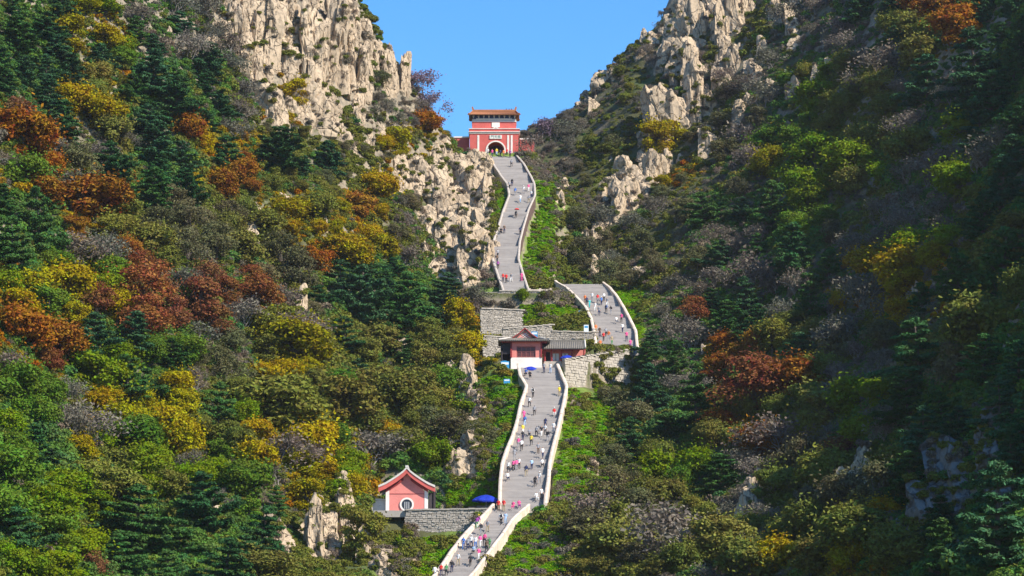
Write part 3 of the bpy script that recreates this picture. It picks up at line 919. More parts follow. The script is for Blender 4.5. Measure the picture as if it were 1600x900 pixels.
for x in (-.28, 0, .28):
    MB().box((x, -0.08, 1.15), (0.12, 0.05, 0.95)).build('bar', M['metal'], win)
# gently upturned roof: front verge bands and tiled slopes
def eave_curve(sx, lift=0.0, ext=1.0):
    pts = []
    for i in range(9):
        u = i / 8
        x = sx * 3.95 * u
        z = wh + 3.05 - 2.75 * (u ** 0.80) + 0.28 * max(0, u - .75) * 4 * .5 + lift
        pts.append((x, z))
    return pts
for sx in (-1, 1):
    c = eave_curve(sx)
    for k in range(8):
        (xa, za), (xb, zb) = c[k], c[k + 1]
    top = [(x, z) for x, z in c]
    MB().prism([(x, z - 0.62) for x, z in top] + [(x, z - .003) for x, z in reversed(top)], -0.75, -0.5).build('bargeboard', M['red'], hs_)
    MB().prism([(x, z) for x, z in top] + [(x, z + 0.30) for x, z in reversed(top)], -0.85, -0.35).build('verge_cap', M['tile_cap'], hs_)
    MB().prism([(x, z - 0.25) for x, z in top] + [(x, z - 0.02) for x, z in reversed(top)], -0.5, 6.0).build('roof_slope', M['tile_grey'], hs_)
    tl = MB()
    for j in range(18):
        y = -0.25 + j * 0.36
        tl.tube([(x, y, z + .02) for x, z in top], 0.085, 5)
    tl.build('cover_tiles', M['tile_grey'], hs_, True)['kind'] = 'stuff'
    MB().prism([(x, z - 1.05) for x, z in c[1:7]] + [(x, z - 0.63) for x, z in reversed(c[1:7])], -0.12, 0.0).build('eave_shadow_band', M['maroon'], hs_)  # shadow below the roof edge, put in as a maroon band
MB().span(-0.2, 0.2, -0.88, 6.0, wh + 3.22, wh + 3.52).build('ridge', M['tile_cap'], hs_)
# open porch at the right side, side shade put into a dark back sheet
for y in (0.3, 2.4, 4.6):
    MB().tube([(3.75, y, 0), (3.75, y, wh + .3)], 0.14, 8).build('porch_post', M['dark'], hs_)
MB().span(3.0, 3.8, 4.6, 4.8, 0, wh).build('porch_shade_back', M['dark'], hs_)
MB().box((3.45, 0.35, 1.6), (0.85, 0.1, 2.7), rz=0.4).build('door_leaf', M['dark'], hs_)
e = empty('garden_wall', (HOUSE.x - 3.0, 402.5, PLAZA_Z))
tag(e, 'short white wall with pale coping at the left corner of the red house', 'wall', kind='thing')
MB().span(-1.9, 0.0, 0, 0.4, -1.0, 1.9).build('panel', M['white'], e)
MB().span(-2.0, 0.0, -0.15, 0.55, 1.903, 2.15).build('coping', M['tile_cap'], e)

# ------------------------------------------------------------------ parasols and notice boards
def parasol(loc, r, h, label, tilt=0.0):
    e = empty('parasol', loc)
    e.rotation_euler = (tilt, tilt * .6, 0.3)
    tag(e, label, 'parasol', 'blue vendor parasols')
    MB().tube([(0, 0, 0), (0, 0, h + .1)], 0.05, 8).build('pole', M['metal'], e)
    n = 8
    rings = []
    for rr, zz in ((1.0, 0.0), (0.72, 0.30), (0.4, 0.52), (0.06, 0.62)):
        ringp = []
        for i in range(n * 4):
            a = 2 * math.pi * i / (n * 4)
            seg = abs((i % 4) - 2) / 2          # 1 at ribs, 0 between
            ringp.append((r * rr * math.cos(a) * (0.95 + .05 * seg), r * rr * math.sin(a) * (0.95 + .05 * seg), h + zz * r * .62 - (1 - seg) * 0.05 * rr * r * 0.8 + (1 - seg) * .02))
        rings.append(ringp)
    cn = MB().loft(rings, caps=False).build('canopy', M['umb'], e)
    vl = [[(x * 1.0, y * 1.0, z) for x, y, z in rings[0]], [(x * 1.005, y * 1.005, z - 0.2) for x, y, z in rings[0]]]
    MB().loft(vl, caps=False).build('valance', M['umb'], cn)
    for i in range(n):
        a = 2 * math.pi * (i + .5) / n
        MB().tube([(0, 0, h + .5 * r * .6), (r * .95 * math.cos(a), r * .95 * math.sin(a), h - .02)], 0.02, 4).build('rib', M['metal'], e)
    MB().lathe([(0.3, 0), (0.28, 0.1), (0.06, 0.16)], n=10).build('base', M['stone_dark'], e)
    return e
def on(px, py, d, z=None):
    v = P(px, py, d)
    return (v.x, v.y, z if z is not None else v.z)
parasol(on(759, 795, 400.5, PLAZA_Z - .03), 2.05, 1.75, 'wide blue parasol on the terrace at the foot of the long flight', 0.05)
parasol(on(829, 590, 464.0, PAV_Z - 1.3), 1.3, 1.0, 'blue parasol in front of the white base of the pavilion', 0.08)
parasol(on(886, 566, 467.0, PAV_Z + 1.0), 1.25, 1.0, 'blue parasol before the pavilion wing porch', 0.1)

def board(px, py, d, w, h, mat, label, post=1.2):
    v = P(px, py, d)
    gz = H(v.x, v.y)
    e = empty('notice_board', (v.x, v.y, gz))
    tag(e, label, 'notice board', 'notice boards along the stairs')
    zb = max(v.z - h / 2, gz + .3)
    for sx in (-1, 1):
        MB().tube([(sx * w * .35, 0.04, -.2), (sx * w * .35, 0.04, zb - gz + h * .3)], .04, 6).build('post', M['metal'], e)
    p = MB().span(-w / 2, w / 2, -.05, .03, zb - gz, zb - gz + h).build('panel', mat, e)
    MB().span(-w / 2 + .1, w / 2 - .1, -.056, -.03, zb - gz + h * .55, zb - gz + h * .85).build('heading', M['board_white'] if mat is M['board_blue'] else M['board_blue'], p)
board(835, 523, 486.5, 1.1, 1.1, M['board_blue'], 'small blue board behind the pavilion roof near the gable')
board(916, 513, 485, 0.8, 1.2, M['board_white'], 'small white board by the left edge of the right hand flight')
board(908, 488, 505, 0.9, 0.6, M['board_blue'], 'small blue board in shrubs left of the right hand flight')
board(792, 597, 458, 1.0, 0.7, M['board_blue'], 'blue and white sign in the grass left of the lower stairs')
board(789, 573, 466, 1.4, 1.2, M['board_blue'], 'pale blue board at the left foot of the pavilion')

# ------------------------------------------------------------------ rocks
def cube_grid(nn):
    """unit cube surface as a welded grid"""
    bm = bmesh.new()
    bmesh.ops.create_cube(bm, size=2.0)
    bmesh.ops.subdivide_edges(bm, edges=bm.edges, cuts=nn, use_grid_fill=True)
    v = np.array([x.co[:] for x in bm.verts]); f = [tuple(q.index for q in p.verts) for p in bm.faces]
    bm.free()
    return v, f
CG, CGF = cube_grid(19)
def rock_mesh(seed, style):
    r = np.random.RandomState(seed)
    p = CG.copy()
    rad = np.linalg.norm(p, axis=1, keepdims=True)
    rnd_ = {'slab': 0.30, 'boulder': 0.62, 'spire': 0.42}[style]
    p = p * (1 - rnd_) + p / rad * 1.25 * rnd_
    cuts = {'slab': 13, 'boulder': 14, 'spire': 15}[style]
    for k in range(cuts):
        a = r.uniform(0, 2 * math.pi)
        up = r.uniform(-0.15, 0.25) if style != 'boulder' else r.uniform(-0.4, 0.9)
        if k < 3: up = r.uniform(0.6, 2.5)
        nrm = np.array([math.cos(a), math.sin(a), up]); nrm /= np.linalg.norm(nrm)
        c = r.uniform(0.55, 0.95) if k >= 3 else r.uniform(0.72, 0.95)
        dd = p @ nrm - c
        p = p - np.outer(np.maximum(dd, 0) * 0.93, nrm)
    if style == 'spire':
        t = np.clip((p[:, 2] + 1) / 2, 0, 1)
        s = 1 - 0.35 * t ** 1.5
        p[:, 0] = p[:, 0] * s + r.uniform(-.2, .2) * t; p[:, 1] *= s
    nrm = p / np.linalg.norm(p, axis=1, keepdims=True)
    # joints: angular blocks, each standing out or back a little, with open cracks between
    sd = r.uniform(-1.1, 1.1, (34, 3)); off = r.uniform(-.17, .10, 34)
    wob = np.stack([vnoise(p[:, 0] * 3, p[:, 1] * 3, p[:, 2] * 3, seed + q) for q in range(3)], 1) * .10
    st_ = np.array([1.0, 1.0, 0.9])
    dist = np.sqrt((((p + wob)[:, None] - sd[None]) ** 2 * st_ ** 2).sum(-1))
    o2 = np.argsort(dist, 1)
    i1 = o2[:, 0]; gap = np.take_along_axis(dist, o2[:, 1:2], 1)[:, 0] - np.take_along_axis(dist, o2[:, :1], 1)[:, 0]
    d1 = vnoise(p[:, 0] * 2.2 + seed, p[:, 1] * 2.2, p[:, 2] * 1.4, seed)
    d3 = vnoise(p[:, 0] * 9 + seed, p[:, 1] * 9, p[:, 2] * 6, seed + 9)
    crack = np.maximum(0, 0.085 - gap) / 0.085
    p = p + nrm * (0.07 * d1 + 0.025 * d3 + off[i1] - 0.13 * crack)[:, None]
    p[:, 2] = (p[:, 2] + 1) / 2          # base at 0, top about 1
    p[:, 0] /= 2; p[:, 1] /= 2
    me = bpy.data.meshes.new('rock_' + style)
    me.from_pydata([tuple(x) for x in p], [], CGF)
    return me
ROCKS = {st: [rock_mesh(100 + 13 * i + 7 * len(st), st) for i in range(8)] for st in ('slab', 'boulder', 'spire')}
for lst in ROCKS.values():
    for me in lst:
        me.materials.append(M['rock'])
ROCKMASK = []
ROCKOBJ = []
def place_rock(px, py, w, h, style, name='boulder', parent=None, lean=0.25, mat=None, yaw=None, deep=1.0, d=None):
    b = ground(px, py) if d is None else P(px, py, d)
    if b is None:
        return None
    s = b.y / F
    W_, H_ = w * s, h * s
    D_ = max(0.75 * W_, 0.6 * H_) * deep
    o = link(name, rnd.choice(ROCKS[style]), parent)
    sink = 0.3 * H_ + 0.6
    H2 = (H_ + sink) * 1.05
    yaw = rnd.choice((0, math.pi)) + rnd.uniform(-0.4, 0.4) if yaw is None else yaw
    m4 = Matrix.Translation((b.x, b.y + D_ * 0.35, b.z - sink)) @ Matrix.Rotation(-math.atan(lean), 4, 'X') @ Matrix.Rotation(rnd.uniform(-.09, .09), 4, 'Y') @ Matrix.Rotation(yaw, 4, 'Z') @ Matrix.Diagonal((W_ * 1.15, D_ * 1.3, H2 * math.sqrt(1 + lean * lean), 1))
    ROCKOBJ.append((o.data, m4.copy()))
    if parent is not None:
        m4 = Matrix.Translation(-parent.location) @ m4
    o.matrix_basis = m4
    if mat is not None:
        o.material_slots[0].link = 'OBJECT'; o.material_slots[0].material = mat
    ROCKMASK.append((b.x, b.y + D_ * .2, max(W_, D_) * 0.5, b.z + H_))
    return o
LM = []             # landmarks used in descriptions: (px, py, phrase)
def cliff(label, lm, rows, style='slab', mat=None, lean=0.25, name='rock_cliff', solid=False):
    b = ground(rows[0][0], rows[0][1])
    root = empty(name, b)
    tag(root, label, 'cliff', 'granite cliffs of the gorge', 'thing')
    for r in rows:
        if solid and r is rows[0]:
            place_rock(r[0], r[1], r[2], r[3], 'slab', 'rock_slab', root, lean, mat, 0.35)
            continue
        sty = r[4] if len(r) > 4 else style
        ns = max(1, math.ceil(r[3] / (1.25 * r[2])))
        place_rock(r[0], r[1], r[2] * (.92 if ns > 1 else 1), r[3] * (.9 if ns > 1 else 1), sty, 'rock_slab', root, lean, mat)
        for q in range(ns if ns > 1 else 0):
            wq = r[2] * rnd.uniform(.65, 1.05)
            place_rock(r[0] + rnd.uniform(-.28, .28) * r[2], r[1] - q * r[3] / ns, wq, r[3] / ns * rnd.uniform(1.0, 1.35), rnd.choice(('slab', 'slab', 'boulder')), 'rock_slab', root, lean + .05, mat)
        # broken blocks at its foot and on its shoulders, so that it grows out of the slope
        nb = 2 + int(r[3] > 60) * 3 + int(r[3] > 110) * 3
        for q in range(nb):
            f_ = rnd.uniform(.25, .55)
            place_rock(r[0] + rnd.uniform(-.65, .65) * r[2], r[1] - rnd.uniform(-.12, .75) * r[3], r[2] * f_ * rnd.uniform(.8, 1.3), r[2] * f_ * rnd.uniform(.8, 1.9), rnd.choice(('slab', 'boulder', 'slab')), 'rock_slab', root, lean + .15, mat)
    LM.append((sum(r[0] for r in rows) / len(rows), sum(r[1] - r[3] / 2 for r in rows) / len(rows), lm))
    return root
cliff('great pale granite cliff with vertical cracks at the top of the left mountain', 'the great left summit cliff',
      [(372, 95, 44, 120), (410, 100, 50, 150), (446, 128, 58, 180), (482, 150, 54, 190), (418, 186, 58, 66), (468, 195, 66, 75), (514, 122, 44, 150), (538, 112, 38, 120), (502, 206, 44, 62, 'spire'), (556, 150, 34, 90, 'spire'), (430, 30, 50, 60), (352, 60, 30, 70, 'spire'), (330, 72, 18, 45, 'spire'), (392, 70, 30, 70), (526, 60, 40, 80), (570, 90, 26, 60, 'spire'), (398, 130, 30, 50)], lean=0.15)
cliff('cluster of upright pale pinnacles on the skyline left of the gate', 'the skyline pinnacles',
      [(598, 130, 24, 58, 'spire'), (614, 145, 24, 74), (630, 150, 22, 80), (606, 110, 20, 40, 'spire'), (585, 100, 20, 40, 'spire')], lean=0.1)
cliff('slanting pale rock rib running down from the left summit cliff', 'the slanting rock rib',
      [(520, 190, 26, 46, 'spire'), (530, 215, 24, 36), (542, 238, 24, 32, 'boulder'), (512, 172, 24, 40), (556, 190, 24, 60, 'spire'), (578, 236, 14, 28, 'spire')])
cliff('broad sunlit granite spur falling beside the left edge of the upper stairs', 'the granite spur',
      [(650, 300, 50, 62), (690, 345, 52, 96), (730, 335, 60, 96), (752, 352, 42, 84), (703, 402, 48, 84), (742, 414, 52, 86), (756, 428, 24, 62), (690, 442, 44, 48, 'boulder'), (735, 452, 44, 40), (682, 262, 34, 42, 'boulder'), (758, 300, 28, 52), (640, 290, 36, 42, 'boulder'), (715, 285, 44, 50), (745, 268, 34, 34), (668, 370, 34, 50), (722, 440, 36, 50), (752, 378, 40, 60), (712, 360, 40, 60)], lean=0.35)
cliff('narrow pale rock strip along the left of the lower stairs', 'the narrow rock strip',
      [(735, 640, 30, 64, 'spire'), (746, 682, 32, 60), (738, 722, 42, 60), (724, 754, 50, 46), (746, 748, 28, 44), (706, 606, 34, 52), (728, 602, 28, 44), (700, 742, 34, 54), (742, 664, 28, 46)], lean=0.3)
cliff('tall flat tan rock slab lit by the sun on the right mountain', 'the tall tan slab',
      [(1038, 236, 62, 112), (1022, 290, 44, 56), (1048, 275, 30, 50, 'spire'), (1012, 250, 24, 40, 'spire')], lean=0.1, name='rock_cliff', solid=True)
cliff('blocky cliffs at the top of the right mountain skyline', 'the right summit cliff',
      [(1090, 75, 46, 90), (1126, 66, 30, 90), (1152, 55, 34, 70), (1132, 104, 24, 46, 'spire'), (1165, 30, 26, 50), (1110, 30, 34, 60), (1070, 50, 26, 50), (1122, 140, 26, 40), (1106, 186, 26, 52), (1135, 165, 22, 40, 'spire'), (1062, 120, 50, 80), (1086, 200, 40, 110), (1108, 250, 34, 60), (1080, 140, 40, 70), (1150, 120, 30, 46), (1040, 110, 40, 40)], lean=0.12)
cliff('pale crags breaking through dark brush high on the right slope', 'the high right crags',
      [(1240, 55, 28, 56), (1246, 78, 26, 24, 'boulder'), (1215, 40, 30, 40), (1180, 130, 26, 34), (1205, 165, 24, 36), (1245, 155, 22, 40), (1300, 125, 20, 30), (1160, 200, 26, 40), (1275, 135, 18, 26), (1190, 90, 24, 30)])
cliff('small pale crags stepping down the right skyline toward the gate', 'the right skyline crags',
      [(1022, 74, 44, 30, 'boulder'), (1044, 64, 26, 34), (942, 138, 32, 26, 'boulder'), (918, 162, 24, 22, 'boulder'), (928, 178, 22, 22), (1000, 96, 20, 20, 'boulder'), (960, 128, 14, 20, 'spire'), (905, 170, 14, 14, 'boulder')])
cliff('broken pale crag above the right hand stairs', 'the broken crag',
      [(986, 332, 48, 62), (960, 352, 32, 72, 'spire'), (976, 284, 36, 42), (930, 446, 18, 44, 'spire'), (950, 436, 18, 38, 'spire'), (936, 395, 28, 44), (1000, 300, 30, 30, 'boulder'), (1000, 440, 24, 24, 'boulder'), (915, 400, 16, 46, 'spire')])
cliff('weathered grey rocks standing in brush at the lower right', 'the lower right grey rocks',
      [(1172, 828, 32, 74), (1198, 812, 32, 64), (1216, 782, 26, 52, 'spire'), (1182, 795, 26, 46)], mat=None)
cliff('pale split rock beside the dark hollow at the lower right', 'the split pale rock',
      [(1330, 800, 38, 74), (1325, 830, 26, 42, 'spire'), (1360, 762, 32, 52), (1345, 745, 24, 34, 'boulder')])
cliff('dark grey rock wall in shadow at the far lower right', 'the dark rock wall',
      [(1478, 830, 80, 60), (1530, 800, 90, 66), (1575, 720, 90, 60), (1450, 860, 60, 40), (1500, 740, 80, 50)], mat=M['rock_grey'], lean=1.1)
cliff('group of thin pale rock fingers high on the far left slope', 'the thin rock fingers',
      [(172, 96, 10, 32, 'spire'), (181, 92, 10, 36, 'spire'), (162, 106, 13, 24, 'spire'), (148, 112, 11, 20, 'spire')])
cliff('white weathered outcrop in the middle of the left slope', 'the white outcrop',
      [(396, 396, 28, 52), (386, 372, 30, 42), (410, 362, 22, 26, 'boulder'), (398, 336, 15, 15, 'boulder'), (420, 412, 22, 16, 'boulder')])
cliff('pale rock slabs in brush below the left slope near the bottom edge', 'the bottom left slabs',
      [(430, 866, 40, 60), (490, 874, 34, 96), (511, 852, 44, 60), (538, 842, 40, 86), (594, 905, 64, 50, 'boulder'), (570, 874, 30, 50), (520, 882, 26, 36, 'boulder'), (548, 880, 24, 36)])
SINGLES = [(60, 112, 16, 16), (262, 52, 9, 30), (468, 498, 24, 66), (506, 362, 12, 30), (600, 424, 9, 34), (284, 300, 30, 24), (380, 702, 18, 38), (502, 332, 12, 26), (692, 606, 30, 30),
           (622, 558, 32, 34), (556, 604, 22, 32), (445, 320, 14, 24), (1382, 82, 14, 12), (885, 300, 18, 22), (875, 320, 14, 30),
           (855, 415, 12, 26), (1270, 892, 18, 26), (1252, 800, 16, 26), (930, 740, 20, 26), (1432, 480, 16, 30), (1420, 500, 12, 20), (1380, 470, 12, 14), (690, 235, 22, 28), (590, 215, 16, 30), (340, 810, 18, 16), (905, 640, 22, 12), (780, 640, 20, 8), (770, 690, 24, 9), (790, 720, 16, 8), (1100, 560, 12, 18), (770, 640, 10, 8), (895, 780, 16, 12), (1150, 790, 14, 24)]
SING = []
for (px, py, w, h) in SINGLES:
    st = 'boulder' if h < w * 1.2 else ('spire' if rnd.random() < .5 else 'slab')
    b_ = ground(px, py)
    if b_ is None: continue
    o = empty('boulder', b_)
    place_rock(px, py, w * 1.25, h * .9, st, 'rock_slab', o, .3)
    for q in range(3):
        f_ = rnd.uniform(.35, .65)
        place_rock(px + rnd.uniform(-.8, .8) * w, py + rnd.uniform(-.2, .1) * h, w * f_, w * f_ * rnd.uniform(.6, 1.1), 'boulder', 'rock_slab', o, .35)
    if o:
        SING.append((o, px, py - h / 2, ('tall pale standing rock' if h > 1.8 * w else 'upright pale rock') if st != 'boulder' else ('flat pale boulder' if h < .7 * w else 'rounded pale boulder'), 'rock', 'scattered pale boulders', w * h))

# ------------------------------------------------------------------ vegetation meshes
def leaf_mesh(name, C, N, a, b, rs, mat, spread=0.7):
    """one pointed leaf or needle spray (a quad) per centre C, facing roughly N"""
    n = len(C)
    N = N + rs.normal(0, spread, (n, 3))
    N /= np.linalg.norm(N, axis=1, keepdims=True) + 1e-9
    T = np.cross(N, rs.normal(0, 1, (n, 3))); T /= np.linalg.norm(T, axis=1, keepdims=True) + 1e-9
    U = np.cross(N, T)
    la = (a * rs.uniform(0.6, 1.4, n))[:, None]; lb = (b * rs.uniform(0.6, 1.4, n))[:, None]
    V = np.stack([C - T * la, C + U * lb - T * la * .1, C + T * la, C - U * lb + T * la * .15], 1).reshape(-1, 3)
    me = bpy.data.meshes.new(name)
    me.vertices.add(4 * n); me.vertices.foreach_set('co', V.astype(np.float32).reshape(-1))
    me.loops.add(4 * n); me.loops.foreach_set('vertex_index', np.arange(4 * n, dtype=np.int32))
    me.polygons.add(n); me.polygons.foreach_set('loop_start', np.arange(0, 4 * n, 4, dtype=np.int32))
    me.update(calc_edges=True)
    at = me.attributes.new('tint', 'FLOAT', 'FACE')
    at.data.foreach_set('value', np.clip(rs.normal(0.5, 0.22, n), 0, 1).astype(np.float32))
    me.materials.append(mat)
    return me
def sph(rs, n, zbias=0.0):
    v = rs.normal(0, 1, (n, 3)); v[:, 2] += zbias
    return v / np.linalg.norm(v, axis=1, keepdims=True)

def broadleaf(seed, h=6.0, cr=2.7, lobes=24, per=330, sparse=1.0, a=0.17, b=0.105):
    rs = np.random.RandomState(seed); r = random.Random(seed)
    mb = MB()
    lean = r.uniform(-.3, .3)
    top = (lean, r.uniform(-.2, .2), h * .62)
    mb.tube([(0, 0, -0.8), (lean * .3, 0, h * .2), (lean * .7, 0, h * .42), top], [.2, .16, .12, .06], 6)
    Cs, Ns = [], []
    for k in range(lobes):
        d = sph(rs, 1, 0.35)[0]
        q = rs.uniform(0.35, 1.0) ** 0.5
        c = np.array([d[0] * cr * .74 * q, d[1] * cr * .74 * q, h * .50 + d[2] * h * .36 * q])
        lr = cr * rs.uniform(.24, .46)
        if k < 9:
            mb.tube([(lean * .6, 0, h * rs.uniform(.25, .45)), tuple((np.array([lean * .6, 0, h * .42]) + c) / 2 + rs.normal(0, .12, 3)), tuple(c)], [.085, .05, .02], 5)
        m = int(per * sparse * (lr / (cr * .35)) ** 2)
        dirs = sph(rs, m, 0.35)
        rr = lr * rs.uniform(.72, 1.08, m)[:, None]
        Cs.append(c + dirs * rr * np.array([rs.uniform(.75, 1.35), rs.uniform(.75, 1.35), rs.uniform(.5, .9)])); Ns.append(dirs + np.array([0, 0, .35]))
        w_ = m // 6; Cs.append(c + rs.normal(0, lr * .75, (w_, 3))); Ns.append(sph(rs, w_, .6))
    return mb.mesh('trunk', M['bark']), leaf_mesh('crown', np.concatenate(Cs), np.concatenate(Ns), a, b, rs, M['leaf'])

def pine(seed, h=8.0, cr=3.0, tiers=8):
    rs = np.random.RandomState(seed); r = random.Random(seed)
    mb = MB()
    bx, by = r.uniform(-.5, .5), r.uniform(-.4, .4)
    tr = [(0, 0, -1.0), (bx * .3, by * .3, h * .3), (bx * .8, by * .8, h * .65), (bx, by, h * .96)]
    mb.tube(tr, [.24, .19, .12, .04], 6)
    Cs, Ns = [], []
    for k in range(tiers):
        u = (k + .3) / tiers
        z = h * (.10 + .88 * u)
        R = cr * (1 - u * .72) * r.uniform(.8, 1.15) * (0.8 if k == 0 else 1)
        nb = 5 if k < tiers - 1 else 3
        ph = r.uniform(0, 6)
        for i in range(nb):
            a = ph + 2 * math.pi * i / nb + r.uniform(-.45, .45)
            L = R * r.uniform(.6, 1.1)
            tip = np.array([bx * u + L * math.cos(a), by * u + L * math.sin(a), z + L * r.uniform(-.05, .2)])
            bs = np.array([bx * u, by * u, z - .25])
            mb.tube([tuple(bs), tuple((bs + tip) / 2 + np.array([0, 0, -.05])), tuple(tip)], [.07, .05, .02], 4)
            for q in range(4):
                f = .35 + .68 * q / 3
                c = bs + (tip - bs) * f + rs.normal(0, .16, 3) * np.array([1, 1, .5]) + np.array([0, 0, .12])
                lr = max(.38, L * .30) * rs.uniform(.75, 1.2)
                m = int(150 * (lr / .7) ** 1.6)
                dirs = sph(rs, m, .55)
                Cs.append(c + dirs * (lr * rs.uniform(.5, 1.05, m))[:, None] * np.array([1, 1, .36]))
                Ns.append(dirs * .6 + np.array([0, 0, .8]))
    c = np.array([bx, by, h * .95]); m = 130; dirs = sph(rs, m, .4)
    Cs.append(c + dirs * (.6 * rs.uniform(.5, 1.05, m))[:, None] * np.array([1, 1, .6])); Ns.append(dirs)
    return mb.mesh('trunk', M['bark']), leaf_mesh('crown', np.concatenate(Cs), np.concatenate(Ns), .21, .075, rs, M['needle'], .6)

def bare(seed, h=5.0, leaves=1100):
    """grey tree or tall brush that has mostly lost its leaves"""
    rs = np.random.RandomState(seed); r = random.Random(seed)
    mb = MB(); tips = []
    def grow(p, d, L, rad, lv):
        q = p + d * L
        m = (p + q) / 2 + rs.normal(0, L * .06, 3)
        mb.tube([tuple(p), tuple(m), tuple(q)], [rad, rad * .8, rad * .6], 4 if lv < 2 else 3)
        if lv >= 4 or rad < .01:
            tips.append(q); return
        tips.append(q)
        for _ in range(r.choice((2, 3, 3))):
            nd = d + rs.normal(0, .48, 3) + np.array([0, 0, .12]); nd /= np.linalg.norm(nd)
            grow(p + (q - p) * r.uniform(.6, 1), nd, L * r.uniform(.6, .82), rad * .62, lv + 1)
    for k in range(4):
        d = np.array([r.uniform(-.5, .5), r.uniform(-.5, .5), 1.0]); d /= np.linalg.norm(d)
        grow(np.array([r.uniform(-.2, .2), r.uniform(-.2, .2), -.4]), d, h * .33, .055, 0)
    T = np.array(tips)
    i = rs.randint(0, len(T), leaves)
    C = T[i] + rs.normal(0, .3, (leaves, 3))
    return mb.mesh('branches', M['bark_pale']), leaf_mesh('crown', C, sph(rs, leaves, .5), .15, .08, rs, M['leaf'], .5)

def shrub(seed, n=520, a=.17, b=.11, flatten=.75, mat=None):
    rs = np.random.RandomState(seed)
    Cs, Ns = [], []
    for k in range(7):
        c = np.array([rs.uniform(-.55, .55), rs.uniform(-.55, .55), rs.uniform(.15, .65)]); lr = rs.uniform(.35, .6)
        m = n // 7; d = sph(rs, m, .5)
        Cs.append(c + d * (lr * rs.uniform(.65, 1.1, m))[:, None] * np.array([1, 1, flatten])); Ns.append(d + np.array([0, 0, .4]))
    return leaf_mesh('shrub', np.concatenate(Cs), np.concatenate(Ns), a, b, rs, mat or M['leaf'])

PROTO = {'pine': [pine(s, cr=c, tiers=t) for s, c, t in ((1, 3.0, 8), (2, 3.5, 7), (3, 2.7, 9), (4, 3.3, 8), (5, 3.8, 6), (6, 2.9, 8))],
         'broad': [broadleaf(s, lobes=l) for s, l in ((11, 20), (12, 24), (13, 18), (14, 22), (15, 26), (16, 20))],
         'thin': [broadleaf(s, lobes=18, sparse=.55, a=.15, b=.085) for s in (21, 22, 23, 24)],
         'bare': [bare(s) for s in (31, 32, 33, 34, 35)]}
NOMH = {'pine': 8.2, 'broad': 5.6, 'thin': 5.6, 'bare': 4.6}
NOMR = {'pine': 3.0, 'broad': 2.7, 'thin': 2.7, 'bare': 2.2}
# kinds of foliage: prototype, colours, name, words
FOL = {
 'P': ('pine', [(.048, .105, .038), (.064, .125, .038), (.052, .108, .048)], 'pine_tree', 'dark green pine', 'pine'),
 'G': ('broad', [(.150, .200, .028), (.165, .215, .028), (.115, .180, .034)], 'green_tree', 'leafy bright green tree', 'tree'),
 'O': ('broad', [(.170, .172, .044), (.150, .160, .042), (.185, .170, .050)], 'olive_tree', 'dull olive bushy tree', 'tree'),
 'Y': ('broad', [(.300, .240, .032), (.270, .235, .034), (.330, .240, .036)], 'yellow_tree', 'yellowing autumn tree', 'tree'),
 'R': ('broad', [(.270, .125, .042), (.250, .115, .042), (.290, .140, .045)], 'orange_tree', 'rusty orange autumn tree', 'tree'),
 'D': ('thin', [(.205, .092, .050), (.185, .090, .052), (.215, .098, .048)], 'russet_tree', 'dark russet autumn tree', 'tree'),
 'B': ('bare', [(0.167, 0.142, 0.109), (0.181, 0.152, 0.123), (0.145, 0.138, 0.102)], 'bare_tree', 'grey-brown half bare tree', 'tree'),
 'T': ('thin', [(0.123, 0.123, 0.058), (0.138, 0.123, 0.065)], 'thin_tree', 'thin greyish green tree', 'tree'),
 'V': ('bare', [(0.217, 0.152, 0.189), (0.196, 0.145, 0.181)], 'purple_tree', 'purplish bare tree', 'tree'),
}
TREES = []      # (root, px, py, words, cat, group, size)
PLACED = []
def plant(px, py, hpx, kind, wide=1.0, at=None):
    """tree whose crown is centred near the pixel, hpx tall in the photo; rooted on the hillside below it"""
    proto, cols, name, words, cat = FOL[kind]
    b = ground(px, py + hpx * 0.45) if at is None else at
    if b is None:
        return None
    hm = hpx * b.y / F
    v = rnd.randrange(len(PROTO[proto]))
    tr, cr = PROTO[proto][v]
    s = hm / NOMH[proto]
    root = empty(name, b - Vector((0, 0, hm * .06)), rnd.uniform(0, 6.28))
    root.scale = (s * wide * rnd.uniform(.92, 1.1), s * wide * rnd.uniform(.92, 1.1), s)
    root.rotation_euler = (rnd.uniform(-.13, .13), rnd.uniform(-.13, .13), root.rotation_euler[2])
    t = link('trunk' if proto != 'bare' else 'branches', tr, root)
    c = link('crown', cr, root)
    cc = rnd.choice(cols); k = rnd.uniform(.85, 1.18)
    c.color = (cc[0] * k * rnd.uniform(.93, 1.07), cc[1] * k, cc[2] * k, 1)
    PLACED.append((b.x, b.y, NOMR[proto] * s * wide, px, py, hpx))
    TREES.append((root, px, py, words, cat, None, hpx * hpx * wide))
    return root
def tree(px, py, hpx, kind, lab, wide=1.0, lm=None):
    o = plant(px, py, hpx, kind, wide)
    if o is None:
        return
    TREES.pop()
    tag(o, lab, FOL[kind][4], 'trees of the gorge')
    if lm:
        LM.append((px, py, lm))
